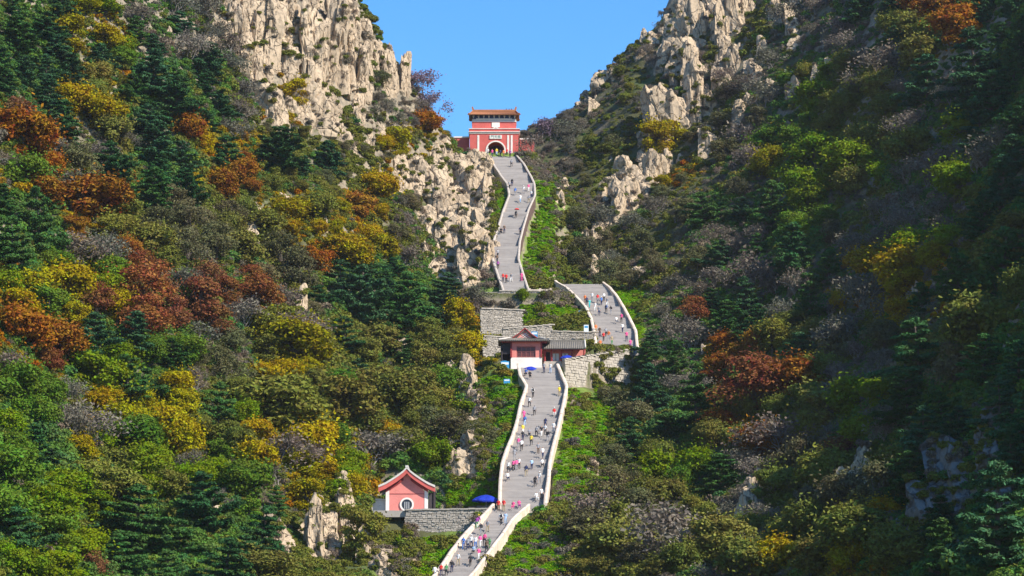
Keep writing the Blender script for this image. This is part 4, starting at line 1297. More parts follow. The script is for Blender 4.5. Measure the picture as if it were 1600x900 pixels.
# trees one can pick out in the photograph
HERO = [
 (430, 228, 84, 'P', 'broad dark pine spreading below the great left summit cliff', 1.5, 'the broad dark pine'),
 (510, 245, 64, 'P', 'dark pine at the right end of the belt under the left summit cliff', 1.3, None),
 (350, 245, 70, 'P', 'dark pine at the left end of the belt under the left summit cliff', 1.2, None),
 (465, 150, 46, 'Y', 'yellow autumn bush growing on the face of the left summit cliff', 1.1, 'the yellow cliff bush'),
 (290, 205, 62, 'R', 'bright orange tree in front of the left pines', 1.1, 'the bright orange tree'),
 (318, 222, 50, 'Y', 'golden yellow tree touching the bright orange tree', 1.1, None),
 (35, 215, 100, 'R', 'big rust orange oak at the left edge of the photo, upper one', 1.3, 'the upper rust oak'),
 (20, 175, 56, 'D', 'dark red tree on top of the upper rust oak at the left edge', 1.2, None),
 (150, 315, 84, 'R', 'wide brownish orange tree right of the big dark conifer', 1.5, None),
 (65, 345, 130, 'P', 'large dark conifer standing on the left, at mid height', .85, 'the large dark conifer'),
 (218, 455, 92, 'D', 'deep red-brown oak in the middle of the left slope', 1.2, 'the deep red oak'),
 (310, 470, 80, 'D', 'russet oak with pale trunks right of the deep red oak', 1.3, 'the pale-trunked russet oak'),
 (375, 490, 70, 'B', 'grey bare tree right of the russet oak with pale trunks', 1.2, None),
 (40, 520, 96, 'R', 'bright rust oak at the left edge, lower one', 1.1, 'the lower rust oak'),
 (80, 575, 60, 'D', 'brown oak just below the lower rust oak', 1.1, None),
 (110, 440, 76, 'Y', 'yellow-olive tree between the conifer and the rust oaks', 1.3, None),
 (60, 445, 66, 'Y', 'mustard coloured tree above the lower rust oak', 1.2, None),
 (205, 530, 90, 'P', 'blue-green pine below the deep red oak', 1.3, 'the blue-green pine'),
 (150, 595, 86, 'G', 'yellow-green leafy tree below the blue-green pine', 1.2, 'the yellow-green leafy tree'),
 (270, 565, 70, 'P', 'dark pine right of the blue-green pine', 1.2, None),
 (560, 462, 110, 'P', 'large dark pine in the hollow left of the upper stairs', 1.2, 'the large hollow pine'),
 (640, 470, 104, 'P', 'dark pine with flat tiers, right of the large pine in the hollow', 1.2, None),
 (540, 530, 66, 'P', 'small dark pine under the large pine in the hollow', 1.2, None),
 (620, 545, 74, 'P', 'dark pine just above the pale rock in the hollow', 1.3, None),
 (460, 540, 90, 'Y', 'wide olive-yellow tree below the tall standing rock', 1.5, 'the wide olive-yellow tree'),
 (540, 390, 64, 'Y', 'golden tree with layered branches above the hollow pines', 1.4, 'the golden layered tree'),
 (500, 405, 46, 'R', 'orange-brown bush left of the golden layered tree', 1.2, None),
 (590, 295, 60, 'Y', 'yellow tinted tree between the broad pine and granite spur', 1.3, None),
 (560, 320, 50, 'R', 'orange brown tree near the top of the hollow', 1.2, None),
 (620, 215, 46, 'Y', 'yellow bush on the ridge below the skyline pinnacles', 1.3, None),
 (665, 195, 40, 'R', 'orange bush on the left ridge near the gate', 1.3, None),
 (655, 120, 52, 'V', 'purplish bare tree on the left skyline, upper one', 1.2, 'the upper purplish skyline tree'),
 (672, 150, 46, 'V', 'purplish bare tree on the left skyline, lower one', 1.1, None),
 (618, 75, 44, 'V', 'purplish bare tree beside the skyline pinnacles', 1.2, None),
 (845, 200, 44, 'V', 'hazy purplish bare tree right of the gate tower', 1.2, None),
 (870, 205, 46, 'B', 'grey bare tree right of the gate, second from the tower', 1.2, None),
 (830, 225, 40, 'B', 'grey bare tree against the right wall of the gate', 1.1, None),
 (440, 630, 110, 'O', 'huge olive green tree on the left slope above the red house', 1.4, 'the huge olive tree'),
 (540, 640, 96, 'O', 'olive tree with yellow tint right of the huge olive tree', 1.4, None),
 (620, 620, 84, 'O', 'olive tree above the red house, by the rock strip', 1.3, None),
 (490, 700, 84, 'Y', 'brownish yellow tree left of the red house', 1.3, None),
 (575, 700, 76, 'B', 'grey brown bare tree right behind the red house', 1.4, 'the bare house tree'),
 (430, 700, 80, 'B', 'dark grey brush tree under the huge olive tree', 1.4, None),
 (670, 715, 60, 'G', 'green bushy tree right of the red house roof', 1.3, None),
 (635, 690, 60, 'O', 'olive tree just above the red house roof', 1.3, None),
 (560, 835, 84, 'O', 'rounded yellow-green bush tree below the red house', .9, 'the rounded bush'),
 (430, 790, 60, 'P', 'small blue-green pine in the lower left clearing', 1.1, 'the small clearing pine'),
 (390, 800, 50, 'G', 'green bush left of the small clearing pine', 1.2, None),
 (215, 810, 120, 'P', 'large spreading pine near the bottom of the left slope', 1.3, 'the bottom left pine'),
 (325, 790, 120, 'P', 'feathery dark pine right of the bottom left pine', 1.0, 'the feathery dark pine'),
 (40, 840, 110, 'P', 'pine at the bottom left corner', 1.2, 'the corner pine'),
 (145, 882, 56, 'D', 'reddish brown bush at the bottom edge left', 1.0, None),
 (60, 700, 90, 'P', 'dark pine at the left edge above the corner pine', 1.2, None),
 (140, 660, 84, 'B', 'dark brown bare tree on the lower left slope', 1.2, None),
 (210, 695, 84, 'G', 'bright green tree on the lower left slope', 1.3, 'the bright green lower tree'),
 (100, 760, 70, 'G', 'green leafy tree between the left edge pines', 1.3, None),
 (125, 705, 60, 'Y', 'yellow leaning tree at the lower left', 1.2, None),
 (280, 640, 56, 'Y', 'yellow tree beside the feathery conifer on the left slope', 1.1, None),
 (340, 640, 96, 'P', 'tiered conifer left of the huge olive tree', .9, 'the tiered conifer'),
 (20, 610, 90, 'G', 'bright green tree at the left edge below the rust oak', 1.2, None),
 (110, 120, 76, 'P', 'pine near the thin rock fingers at the upper left', 1.2, None),
 (240, 115, 90, 'P', 'dark pine right of the thin rock fingers', 1.3, 'the pine by the rock fingers'),
 (320, 90, 80, 'P', 'dark pine left of the great summit cliff', 1.3, None),
 (180, 260, 84, 'P', 'tall dark green pine standing just right of upper rust oak', 1.1, None),
 (30, 60, 90, 'P', 'dark pine in the upper left corner', 1.3, None),
 (110, 50, 60, 'Y', 'yellow tree in the upper left, between two pines', 1.2, None),
 (165, 60, 50, 'Y', 'yellow-green tree above the thin rock fingers', 1.2, None),
 (215, 20, 56, 'B', 'dark purplish bush at the top edge left', 1.3, None),
 (40, 110, 60, 'P', 'pine at the left edge below the corner pine of the top', 1.3, None),
 (1030, 222, 66, 'Y', 'golden yellow tree at the foot of the tall tan slab', 1.0, 'the golden slab tree'),
 (1205, 260, 56, 'Y', 'yellow-green tree on the right slope', 1.2, 'the right yellow-green tree'),
 (1275, 240, 60, 'G', 'light green tree on the right slope', 1.2, 'the right light green tree'),
 (1330, 265, 70, 'G', 'green tree right of the light green tree', 1.3, None),
 (1200, 330, 96, 'P', 'dark pine high on the right slope', 1.2, 'the high right pine'),
 (1240, 400, 110, 'P', 'large dark pine in the middle of the right slope', 1.2, 'the large right slope pine'),
 (1160, 430, 90, 'B', 'dark bare tree with pale limbs left of the large right slope pine', 1.3, 'the pale-limbed bare tree'),
 (1080, 520, 70, 'B', 'grey bare brush tree right of the right hand stairs', 1.3, None),
 (1085, 495, 50, 'D', 'rusty crowned tree right of the right hand stairs', 1.2, 'the rusty crowned tree'),
 (1180, 610, 100, 'D', 'dark tree with rusty leaves on the lower right slope', 1.3, 'the dark rusty tree'),
 (1240, 600, 84, 'R', 'orange-leaved tree on the lower right slope', 1.2, 'the orange-leaved tree'),
 (1290, 650, 80, 'O', 'olive tree right of the orange-leaved tree', 1.3, None),
 (1010, 610, 90, 'P', 'dark pine right of the lower stairs, in shadow', 1.2, 'the shadowed stair pine'),
 (1090, 640, 100, 'P', 'dark pine beneath the rusty crowned tree', 1.2, None),
 (980, 690, 84, 'P', 'dark pine overhanging the green bank by the lower stairs', 1.1, None),
 (1360, 460, 100, 'B', 'tall slender bare tree with pale stem on the right slope', .9, 'the tall slender bare tree'),
 (1410, 430, 80, 'Y', 'yellow-brown thin tree right of the tall slender bare tree', 1.2, None),
 (1330, 520, 80, 'B', 'grey bare tree below the tall slender bare tree', 1.3, None),
 (1440, 560, 120, 'P', 'dark spreading pine on the right, at mid height', 1.2, 'the spreading right pine'),
 (1420, 640, 90, 'P', 'dark pine below the spreading right pine', 1.3, None),
 (1560, 420, 150, 'P', 'big sunlit pine at the right edge of the photo', 1.1, 'the big right edge pine'),
 (1540, 520, 120, 'O', 'olive green tree under the big right edge pine', 1.2, None),
 (1530, 100, 130, 'P', 'dark pine in the upper right corner', 1.2, 'the upper right corner pine'),
 (1500, 40, 80, 'R', 'brownish orange tree near the upper right corner', 1.2, None),
 (1450, 130, 90, 'P', 'dark pine left of the upper right corner pine', 1.2, None),
 (1390, 100, 84, 'B', 'grey bare tree near the top of the right slope', 1.3, None),
 (1420, 240, 70, 'O', 'olive tree near the top right', 1.3, None),
 (1560, 820, 190, 'P', 'large bright pine in the bottom right corner', 1.1, 'the bottom right pine'),
 (1480, 880, 110, 'P', 'pine top at the bottom edge, right', 1.2, None),
 (1600, 690, 130, 'P', 'pine at the right edge above the bottom right pine', 1.0, None),
 (1060, 830, 120, 'B', 'grey twiggy tree with pale stem at the bottom right of the stairs', 1.3, 'the grey twiggy tree'),
 (970, 850, 84, 'O', 'olive brush tree right of the lowest stairs', 1.4, None),
 (930, 790, 66, 'B', 'brown brush tree right of the rubble wall at the foot of the stairs', 1.2, None),
 (1020, 740, 66, 'G', 'green shrubby tree right of the green bank', 1.3, None),
 (1130, 850, 90, 'O', 'brown-olive bush right of the grey twiggy tree', 1.3, None),
 (1270, 830, 80, 'O', 'dry olive bush between the grey rocks and the split pale rock', 1.3, None),
 (1310, 715, 60, 'D', 'reddish brush above the split pale rock', 1.5, None),
 (1220, 875, 70, 'Y', 'dry yellowish bush at the bottom edge, right', 1.3, None),
 (715, 500, 60, 'Y', 'yellow-olive tree left of the stone walls by the pavilion', 1.0, 'the yellow-olive pavilion tree'),
 (740, 545, 60, 'Y', 'yellow-olive tree at the left side of the pavilion', 1.0, None),
 (745, 465, 40, 'B', 'grey twiggy bush at the left of the upper landing', 1.3, None),
 (815, 468, 26, 'G', 'small bright green conical bush below the upper landing', .8, 'the small bright bush'),
 (870, 480, 40, 'B', 'grey bare tree between the two upper stairs', 1.2, None),
]
for hrow in HERO:
    tree(*hrow)
LM += [(772, 205, 'the gate tower'), (822, 545, 'the red pavilion'), (636, 760, 'the red gabled house'), (880, 545, 'the pavilion wing')]

# ------------------------------------------------------------------ filling trees, zone by zone
CELLS = [  # sixteen by nine zones of the photograph: kinds of plants that cover them
 "P YPG PB B  .  .  .  .  .  .  B  .  B  BP OR P",
 "P YO P  PB YT BT B  .  B  OB TB BT GO O  PB P",
 "RBG BT P RYP PO OT YT TB B  OT TY BT YG OG BG BP",
 "P ROB TO OT YO YO TB T  .  TB TB BP PG BT GB PO",
 "YG YDG DB DB BT P  P  B  .  TB BT PB PB BY BYP PO",
 "RGB PG PG BT OY PO OG OY .  T  BP RP PO BT PT P",
 "G BYG GY OBG OY OYG OT TG .  T  P  RO OB BG P  P",
 "G OG GO BGG BY OYG G  .  .  T  OG PB TO OT P  P",
 "G PG P  PG OT OT O  .  .  OT BO BO O  YO P  P"]
CELLS = [r.split() for r in CELLS]
def blocked(x, y, rad=0.0):
    if near_mask(x, y) or near_mask(x + rad, y) or near_mask(x - rad, y):
        return True
    return any((x - a) ** 2 + (y - b) ** 2 < (c + rad * .3) ** 2 for a, b, c, _ in ROCKMASK)
KEEP = [(575, 690, 780, 860), (720, 505, 1000, 600), (735, 755, 900, 835), (750, 590, 950, 805), (755, 235, 880, 460), (740, 460, 920, 520), (895, 440, 1005, 560), (715, 160, 830, 250), (600, 830, 860, 910), (1015, 120, 1065, 225), (415, 775, 620, 905), (640, 240, 790, 440)]
count = 0
for row in range(9):
    for c in range(16):
        ks = CELLS[row][c]
        if ks == '.':
            continue
        got = 0
        for tr_ in range(50):
            if got >= 6:
                break
            px, py = c * 100 + rnd.uniform(0, 100), row * 100 + rnd.uniform(0, 100)
            if any(a < px < d and b < py < e for a, b, d, e in KEEP):
                continue
            b_ = ground(px, py)
            if b_ is None:
                continue
            kind = rnd.choice(ks)
            hm = rnd.uniform(3.3, 6.4) * (1.35 if kind == 'P' else 1.0) * (0.62 if (py < 320 and 380 < px < 1120) else (1.22 if (px < 480 or px > 1150) else 1.0))
            hpx = hm / b_.y * F
            if any((px - q[3]) ** 2 + ((py - q[4]) * 1.2) ** 2 < (0.27 * (hpx + q[5])) ** 2 for q in PLACED):
                continue
            b2 = ground(px, py + hpx * .45)
            if b2 is None or blocked(b2.x, b2.y, .8):
                continue
            plant(px, py, hpx, kind, rnd.uniform(1.05, 1.4))
            got += 1; count += 1

# ------------------------------------------------------------------ labels: which one is it
def describe(items, group):
    def way(dx, dy):
        a = math.degrees(math.atan2(-dy, dx)) % 360
        return ['right of', 'up right of', 'above', 'up left of', 'left of', 'down left of', 'below', 'down right of'][int((a + 22.5) // 45) % 8]
    pool = {}
    for it in items:
        px, py = it[1], it[2]
        l = min(LM, key=lambda q: (q[0] - px) ** 2 + (q[1] - py) ** 2)
        key = (it[3], way(px - l[0], py - l[1]), l[2])
        pool.setdefault(key, []).append((math.hypot(px - l[0], py - l[1]), it))
    NTH = ['nearest', 'second nearest', 'third nearest', 'fourth nearest', 'fifth nearest', 'sixth nearest', 'seventh nearest', 'eighth nearest', 'ninth nearest', 'tenth nearest', 'eleventh nearest', 'twelfth nearest']
    for (w, d, lm), lst in pool.items():
        lst.sort(key=lambda q: q[0])
        for k, (_, it) in enumerate(lst):
            lab = f"{w} {d} {lm}" if len(lst) == 1 else f"{NTH[min(k, 11)]} {w} {d} {lm}"
            tag(it[0], lab, it[4], group)
describe(TREES, 'trees of the gorge')
describe(SING, 'scattered pale boulders')

# ------------------------------------------------------------------ undergrowth: too much to count
protos = bpy.data.collections.new('undergrowth_shapes')      # kept out of the scene, only instanced
def scatter(name, label, cat, cols, pts, variants, trans=.25):
    mat = foliage_mat(name + '_leaves', cols, trans)
    cl = bpy.data.collections.new(name + '_shapes')
    for i, v in enumerate(variants):
        m2 = v.copy(); m2.materials.clear(); m2.materials.append(mat)
        o = bpy.data.objects.new(f'{name}_shape_{i}', m2)
        cl.objects.link(o)
    me = bpy.data.meshes.new(name)
    pts = np.array(pts)
    me.vertices.add(len(pts)); me.vertices.foreach_set('co', pts[:, :3].astype(np.float32).reshape(-1))
    for an, ci in (('scl', 3), ('rot', 4)):
        a = me.attributes.new(an, 'FLOAT', 'POINT'); a.data.foreach_set('value', pts[:, ci].astype(np.float32))
    o = link(name, me)
    tag(o, label, cat, kind='stuff')
    g = bpy.data.node_groups.new(name, 'GeometryNodeTree')
    g.interface.new_socket('Geometry', in_out='INPUT', socket_type='NodeSocketGeometry')
    g.interface.new_socket('Geometry', in_out='OUTPUT', socket_type='NodeSocketGeometry')
    N = g.nodes
    gi, go = N.new('NodeGroupInput'), N.new('NodeGroupOutput')
    ci = N.new('GeometryNodeCollectionInfo'); ci.inputs['Collection'].default_value = cl
    ci.inputs['Separate Children'].default_value = True; ci.inputs['Reset Children'].default_value = True
    ip = N.new('GeometryNodeInstanceOnPoints'); ip.inputs['Pick Instance'].default_value = True
    def attr(nm):
        a = N.new('GeometryNodeInputNamedAttribute'); a.data_type = 'FLOAT'; a.inputs['Name'].default_value = nm
        return a.outputs[0]
    cx = N.new('ShaderNodeCombineXYZ')
    g.links.new(attr('rot'), cx.inputs[2])
    g.links.new(gi.outputs[0], ip.inputs['Points']); g.links.new(ci.outputs[0], ip.inputs['Instance'])
    g.links.new(cx.outputs[0], ip.inputs['Rotation']); g.links.new(attr('scl'), ip.inputs['Scale'])
    g.links.new(ip.outputs[0], go.inputs[0])
    md = o.modifiers.new('scatter', 'NODES'); md.node_group = g
    return o
SHR = [shrub(200 + i, n=700, a=.14, b=.09) for i in range(5)]
TWG = [shrub(220 + i, n=330, a=.2, b=.035, flatten=1.0) for i in range(3)]
HRB = [shrub(240 + i, n=420, a=.16, b=.10, flatten=.45) for i in range(3)]
GREEN = [(748, 590, 820, 765), (868, 600, 960, 795), (815, 285, 866, 435), (790, 815, 900, 910), (615, 815, 765, 905), (815, 478, 905, 505), (965, 455, 1005, 530), (700, 750, 780, 790), (768, 280, 800, 440)]
NP_ = 56000
cand = nrs.uniform(0, 1, (NP_ * 3, 2))
ud = 190 + (655 - 190) * cand[:, 0] ** 0.72
ux = (-1.2 + 2.6 * cand[:, 1]) * 800 / F * ud
gx = np.clip(np.searchsorted(GX, ux) - 1, 0, nx - 2); gy = np.clip(np.searchsorted(GY, ud) - 1, 0, ny - 2)
uz = ZZ[gy, gx]
smk = STAIRMASK[gy, gx] + STAIRMASK[gy + 1, gx + 1] + STAIRMASK[gy, gx + 1] + STAIRMASK[gy + 1, gx]
fw = ud * CP + uz * SP
upx = 800 + F * ux / fw; upy = 450 - F * (-ud * SP + uz * CP) / fw
rok = np.zeros(len(ux), bool)
for a, b, c, _ in ROCKMASK:
    rok |= (ux - a) ** 2 + (ud - b) ** 2 < (c * 0.85) ** 2
gxs = (ZZ[gy, gx + 1] - ZZ[gy, gx]) / (GX[gx + 1] - GX[gx]); gys = (ZZ[gy + 1, gx] - ZZ[gy, gx]) / (GY[gy + 1] - GY[gy])
steep = np.hypot(gxs, gys)
ok = (upx > -180) & (upx < 1930) & (upy > -80) & (upy < 1060) & (smk < .5) & ~rok
patch = vnoise(ux / 6.0, ud / 6.0, 0, 77)
buckets = {k: [] for k in ('olive', 'brown', 'green', 'gold', 'herb')}
nput = 0
for i in np.nonzero(ok)[0]:
    if nput >= NP_:
        break
    px, py = upx[i], upy[i]
    r_ = rnd.random()
    inb = any(a < px < c and b < py < d for a, b, c, d in GREEN)
    if inb:
        if patch[i] > .5 and r_ < .4:
            buckets['olive'].append((ux[i], ud[i], uz[i] - .1, rnd.uniform(.4, .8), rnd.uniform(0, 6.28))); nput += 1
        elif r_ < .86:
            buckets['herb'].append((ux[i], ud[i], uz[i] - .1, rnd.uniform(.28, .65), rnd.uniform(0, 6.28)))
            nput += 1
        continue
    if steep[i] > 1.9 and r_ < .3:
        continue
    ks = CELLS[int(min(8, max(0, py // 100)))][int(min(15, max(0, px // 100)))]
    k = ks[0] if ks != '.' else 'T'
    if patch[i] > .15 and len(ks) > 1: k = ks[1]
    if r_ > .8: k = rnd.choice('TBOG')
    bk = {'P': 'green', 'G': 'green', 'O': 'olive', 'T': 'olive', 'B': 'brown', 'D': 'brown', 'Y': 'gold', 'R': 'gold', 'V': 'brown'}[k]
    if bk == 'gold' and r_ < .35: bk = 'olive'
    if bk == 'brown' and px > 1000 and r_ < .35: bk = 'green'
    if bk == 'brown' and px < 720 and r_ < .5: bk = 'olive' if r_ < .3 else 'green'
    big = 1.0 + .5 * patch[i]
    hi = .75 if (py < 330 and 380 < px < 1120) else 1.0
    buckets[bk].append((ux[i], ud[i], uz[i] - .15, rnd.uniform(.65, 1.5) * big * hi, rnd.uniform(0, 6.28)))
    nput += 1
# bushes rooted in ledges and cracks of the cliffs and on every bare patch the eye meets
allv, allf = [], []
gsel = quads[((XX.ravel()[quads[:, 0]] > -130) & (XX.ravel()[quads[:, 0]] < 145) & (YY.ravel()[quads[:, 0]] > 225) & (YY.ravel()[quads[:, 0]] < 665))]
tb = BVHTree.FromPolygons(np.stack([XX, YY, ZZ], -1).reshape(-1, 3).tolist(), gsel.tolist())
for me_, m4 in ROCKOBJ:
    o_ = len(allv)
    co = np.empty(len(me_.vertices) * 3, np.float32); me_.vertices.foreach_get('co', co)
    mm = np.array(m4)
    allv += (co.reshape(-1, 3) @ mm[:3, :3].T + mm[:3, 3]).tolist()
    allf += [tuple(i + o_ for i in f) for f in CGF]
rb = BVHTree.FromPolygons(allv, allf)
sb_ = [BVHTree.FromPolygons(v, f) for v, f in SURF]
for k in range(22000):
    px, py = rnd.uniform(-20, 1620), rnd.uniform(-20, 920)
    inb = False
    if k > 11000:
        a, b, c, d = rnd.choice(GREEN); px, py = rnd.uniform(a, c), rnd.uniform(b, d); inb = True
    r_ = ray(px, py).normalized()
    ht = tb.ray_cast(Vector((0, 0, 0)), r_); hr = rb.ray_cast(Vector((0, 0, 0)), r_)
    if ht[0] is None and hr[0] is None:
        continue
    rocky = hr[0] is not None and (ht[0] is None or hr[3] < ht[3])
    p, nn_ = (hr[0], hr[1]) if rocky else (ht[0], ht[1])
    if near_mask(p.x, p.y) or any(q_.ray_cast(Vector((0, 0, 0)), r_, (p.length))[0] is not None for q_ in sb_):
        continue
    if rocky:
        # ledges and hollows carry brush, clean faces stay bare
        if nn_.z < .22 and vnoise(p.x / 2.2, p.y / 2.2, p.z / 3.5, 5) < .16:
            continue
        buckets['brown' if rnd.random() < .45 else 'olive'].append((p.x, p.y + .1, p.z - .2, rnd.uniform(.4, 1.05), rnd.uniform(0, 6.28)))
    elif inb:
        buckets['herb'].append((p.x, p.y, p.z - .1, rnd.uniform(.25, .6), rnd.uniform(0, 6.28)))
    else:
        ks = CELLS[int(min(8, max(0, py // 100)))][int(min(15, max(0, px // 100)))]
        kk = rnd.choice(ks) if ks != '.' else rnd.choice('TB')
        bk = {'P': 'green', 'G': 'green', 'O': 'olive', 'T': 'olive', 'B': 'brown', 'D': 'brown', 'Y': 'gold', 'R': 'gold', 'V': 'brown'}[kk]
        buckets[bk].append((p.x, p.y, p.z - .15, rnd.uniform(.5, 1.2), rnd.uniform(0, 6.28)))
scatter('olive_undergrowth', 'dull olive bushes covering the slopes between the trees', 'undergrowth', [(.120, .135, .035), (.170, .175, .042), (.140, .155, .038), (.205, .185, .055)], buckets['olive'], SHR)
scatter('brown_brush', 'grey-brown leafless brush covering the shaded slopes', 'brush', [(0.168, 0.140, 0.108), (0.235, 0.180, 0.134), (0.187, 0.166, 0.126), (0.140, 0.126, 0.108)], buckets['brown'], TWG + SHR[:1])
scatter('green_undergrowth', 'green leafy bushes between the pines', 'undergrowth', [(0.085, 0.154, 0.043), (0.122, 0.208, 0.047), (0.066, 0.134, 0.054), (0.160, 0.216, 0.047)], buckets['green'], SHR)
scatter('golden_undergrowth', 'yellow and orange autumn bushes between the trees', 'undergrowth', [(0.281, 0.216, 0.040), (0.356, 0.252, 0.036), (0.374, 0.172, 0.040), (0.243, 0.216, 0.054)], buckets['gold'], SHR)
scatter('bright_green_herbs', 'bright green low plants on the banks beside the stairs', 'plants', [(.150, .310, .032), (.200, .340, .036), (.170, .325, .034), (.250, .320, .045)], buckets['herb'], HRB)

# ------------------------------------------------------------------ people on the stairs
def cloth(name, c):
    return plain('cloth_' + name, c, 0.12, 4.0, 0.85)
CL = {'pink': (.75, .10, .28), 'red': (.62, .03, .03), 'white': (.75, .74, .72), 'grey': (.30, .30, .32), 'black': (.02, .02, .025), 'blue': (.06, .16, .45), 'pale blue': (.35, .50, .70),
      'yellow': (.75, .55, .05), 'orange': (.75, .20, .05), 'purple': (.30, .06, .28), 'green': (.08, .25, .10), 'turquoise': (.05, .48, .48), 'navy': (.02, .03, .09), 'brown': (.14, .09, .06), 'khaki': (.35, .28, .17)}
CM = {k: cloth(k.replace(' ', '_'), v) for k, v in CL.items()}
M['skin'] = plain('skin', (.55, .33, .24), .08, 5, .6)
M['hair'] = plain('hair', (.015, .012, .012), .2, 6, .6)
M['shoe'] = plain('shoe', (.05, .05, .055), .3, 6, .6)
def body_mesh(pose):
    """one continuous figure grown from a posed skeleton, facing -Y, feet at z = 0"""
    V, E, Rr, tagv = [], [], [], []
    def v(p, r, t, par=None):
        V.append(p); Rr.append(r); tagv.append(t)
        if par is not None: E.append((par, len(V) - 1))
        return len(V) - 1
    z0 = 0.0
    bend = 0.0
    if pose == 'sit': z0 = -0.46
    if pose == 'climb': bend = 0.14
    f = -1 if pose != 'climb' else 1     # climbers lean up the slope (away from the viewer)
    pel = v((0, 0, .93 + z0), .135, 'leg')
    spi = v((0, f * bend * .4, 1.12 + z0), .125, 'top', pel)
    che = v((0, f * bend * .8, 1.34 + z0), .15, 'top', spi)
    nek = v((0, f * bend * 1.1, 1.48 + z0), .062, 'skin', che)
    hd = v((0, f * (bend * 1.3 + .015), 1.585 + z0), .098, 'head', nek)
    v((0, f * bend * 1.3, 1.68 + z0), .072, 'hair', hd)
    v((0, f * (bend * 1.3 + .115), 1.585 + z0), .018, 'skin', hd)   # nose
    for s in (-1, 1):
        hip = v((s * .095, 0, .86 + z0), .105, 'leg', pel)
        if pose == 'sit':
            kn = v((s * .13, -.42, .46), .07, 'leg', hip); an = v((s * .13, -.40, .09), .048, 'leg', kn); v((s * .14, -.56, .035), .038, 'shoe', an)
        elif pose == 'stand':
            kn = v((s * .105, -.015, .48), .07, 'leg', hip); an = v((s * .11, .02, .08), .048, 'leg', kn); v((s * .13, -.14, .035), .038, 'shoe', an)
        elif pose == 'walk':
            st = .22 * s
            kn = v((s * .10, st * .6 - .05, .48), .07, 'leg', hip); an = v((s * .10, st + .02, .08 + (.06 if st > 0 else 0)), .048, 'leg', kn); v((s * .11, st - .14, .035 + (.02 if st > 0 else 0)), .038, 'shoe', an)
        else:
            up_ = .34 if s > 0 else 0.0
            kn = v((s * .11, .22 if s > 0 else .0, .50 + up_ * .55), .072, 'leg', hip); an = v((s * .11, .18 if s > 0 else -.10, .08 + up_ * .5), .048, 'leg', kn); v((s * .12, .34 if s > 0 else .05, .035 + up_ * .5), .038, 'shoe', an)
        sh = v((s * .175, f * bend * .9, 1.39 + z0), .07, 'top', che)
        sw = .12 * s * (1 if pose in ('walk', 'climb') else .15)
        el = v((s * .245, f * bend * .7 - sw * .5 + .03, 1.12 + z0), .052, 'top', sh)
        if pose == 'sit':
            wr = v((s * .17, -.24, .56), .037, 'skin', el); v((s * .15, -.32, .55), .04, 'skin', wr)
        else:
            wr = v((s * .25, f * (bend * .9 + .10) + sw, .90 + z0), .037, 'skin', el); hn = v((s * .25, f * (bend * .9 + .13) + sw * 1.2, .82 + z0), .04, 'skin', wr)
            v((s * .245, f * (bend * .9 + .15) + sw * 1.2, .74 + z0), .018, 'skin', hn)
            v((s * .21, f * (bend * .9 + .17) + sw * 1.2, .79 + z0), .014, 'skin', hn)
    me = bpy.data.meshes.new('body'); me.from_pydata(V, E, [])
    ob = bpy.data.objects.new('tmp_body', me); COL.objects.link(ob)
    md = ob.modifiers.new('skin', 'SKIN'); md.use_smooth_shade = True
    for i, sv in enumerate(me.skin_vertices[0].data):
        sv.radius = (Rr[i], Rr[i] * (.8 if tagv[i] in ('top', 'leg') and i < 3 else 1)); sv.use_root = (i == 0)
    sb = ob.modifiers.new('sub', 'SUBSURF'); sb.levels = 1; sb.render_levels = 1
    dg = bpy.context.evaluated_depsgraph_get()
    out = bpy.data.meshes.new_from_object(ob.evaluated_get(dg))
    bpy.data.objects.remove(ob)
    out.name = 'person_' + pose
    out.materials.clear()
    for k in range(5): out.materials.append(M['skin'])
    slot = {'skin': 0, 'head': 0, 'top': 1, 'leg': 2, 'shoe': 3, 'hair': 4}
    A_ = np.array(V)
    for p in out.polygons:
        c = np.array(p.center)
        d = ((A_ - c) ** 2).sum(1)
        # nearest joint, edges weighted by midpoint
        best, bt = 1e9, 'top'
        for (i, j) in E:
            ab = A_[j] - A_[i]; t = np.clip(((c - A_[i]) @ ab) / (ab @ ab + 1e-9), 0, 1)
            dd = ((A_[i] + ab * t - c) ** 2).sum() / (Rr[i] * (1 - t) + Rr[j] * t) ** 2
            if dd < best:
                best = dd; bt = tagv[j] if t > .35 or tagv[j] in ('top',) else tagv[i]
        if bt == 'head' and c[1] * f < (A_[4][1] * f - .01): bt = 'hair'
        if bt == 'skin' and c[2] > 1.60 + z0: bt = 'head'
        p.material_index = slot[bt]
    return out
BODY = {p: body_mesh(p) for p in ('stand', 'walk', 'climb', 'sit')}
pk = MB().box((0, 0, 0), (.30, .18, .44), taper=.82)
PACK = pk.mesh('backpack')
bm = bmesh.new(); bm.from_mesh(PACK); bmesh.ops.bevel(bm, geom=bm.edges[:], offset=.05, segments=2, affect='EDGES'); bm.to_mesh(PACK); bm.free()
HAT = MB().lathe([(.19, 0), (.18, .015), (.105, .03), (.10, .10), (.03, .13)], n=12).mesh('hat')
UMB = MB().lathe([(.52, 0), (.42, .12), (.22, .22), (.02, .26)], n=10).mesh('canopy')
bvhs = [BVHTree.FromPolygons(v, f) for v, f in SURF]
def footing(px, py):
    r = ray(px, py).normalized()
    best = None
    for b in bvhs:
        h = b.ray_cast(Vector((0, 0, 0)), r)
        if h[0] is not None and (best is None or h[3] < best[1]):
            best = (h[0], h[3])
    # stand on the highest surface under that point
    if best is None:
        return ground(px, py)
    p = best[0]
    tops = [b.ray_cast(Vector((p.x, p.y + .05, p.z + 1.5)), Vector((0, 0, -1)))[0] for b in bvhs]
    zs = [t.z for t in tops if t is not None and t.z < p.z + .6]
    return Vector((p.x, p.y + .05, max(zs) if zs else p.z))
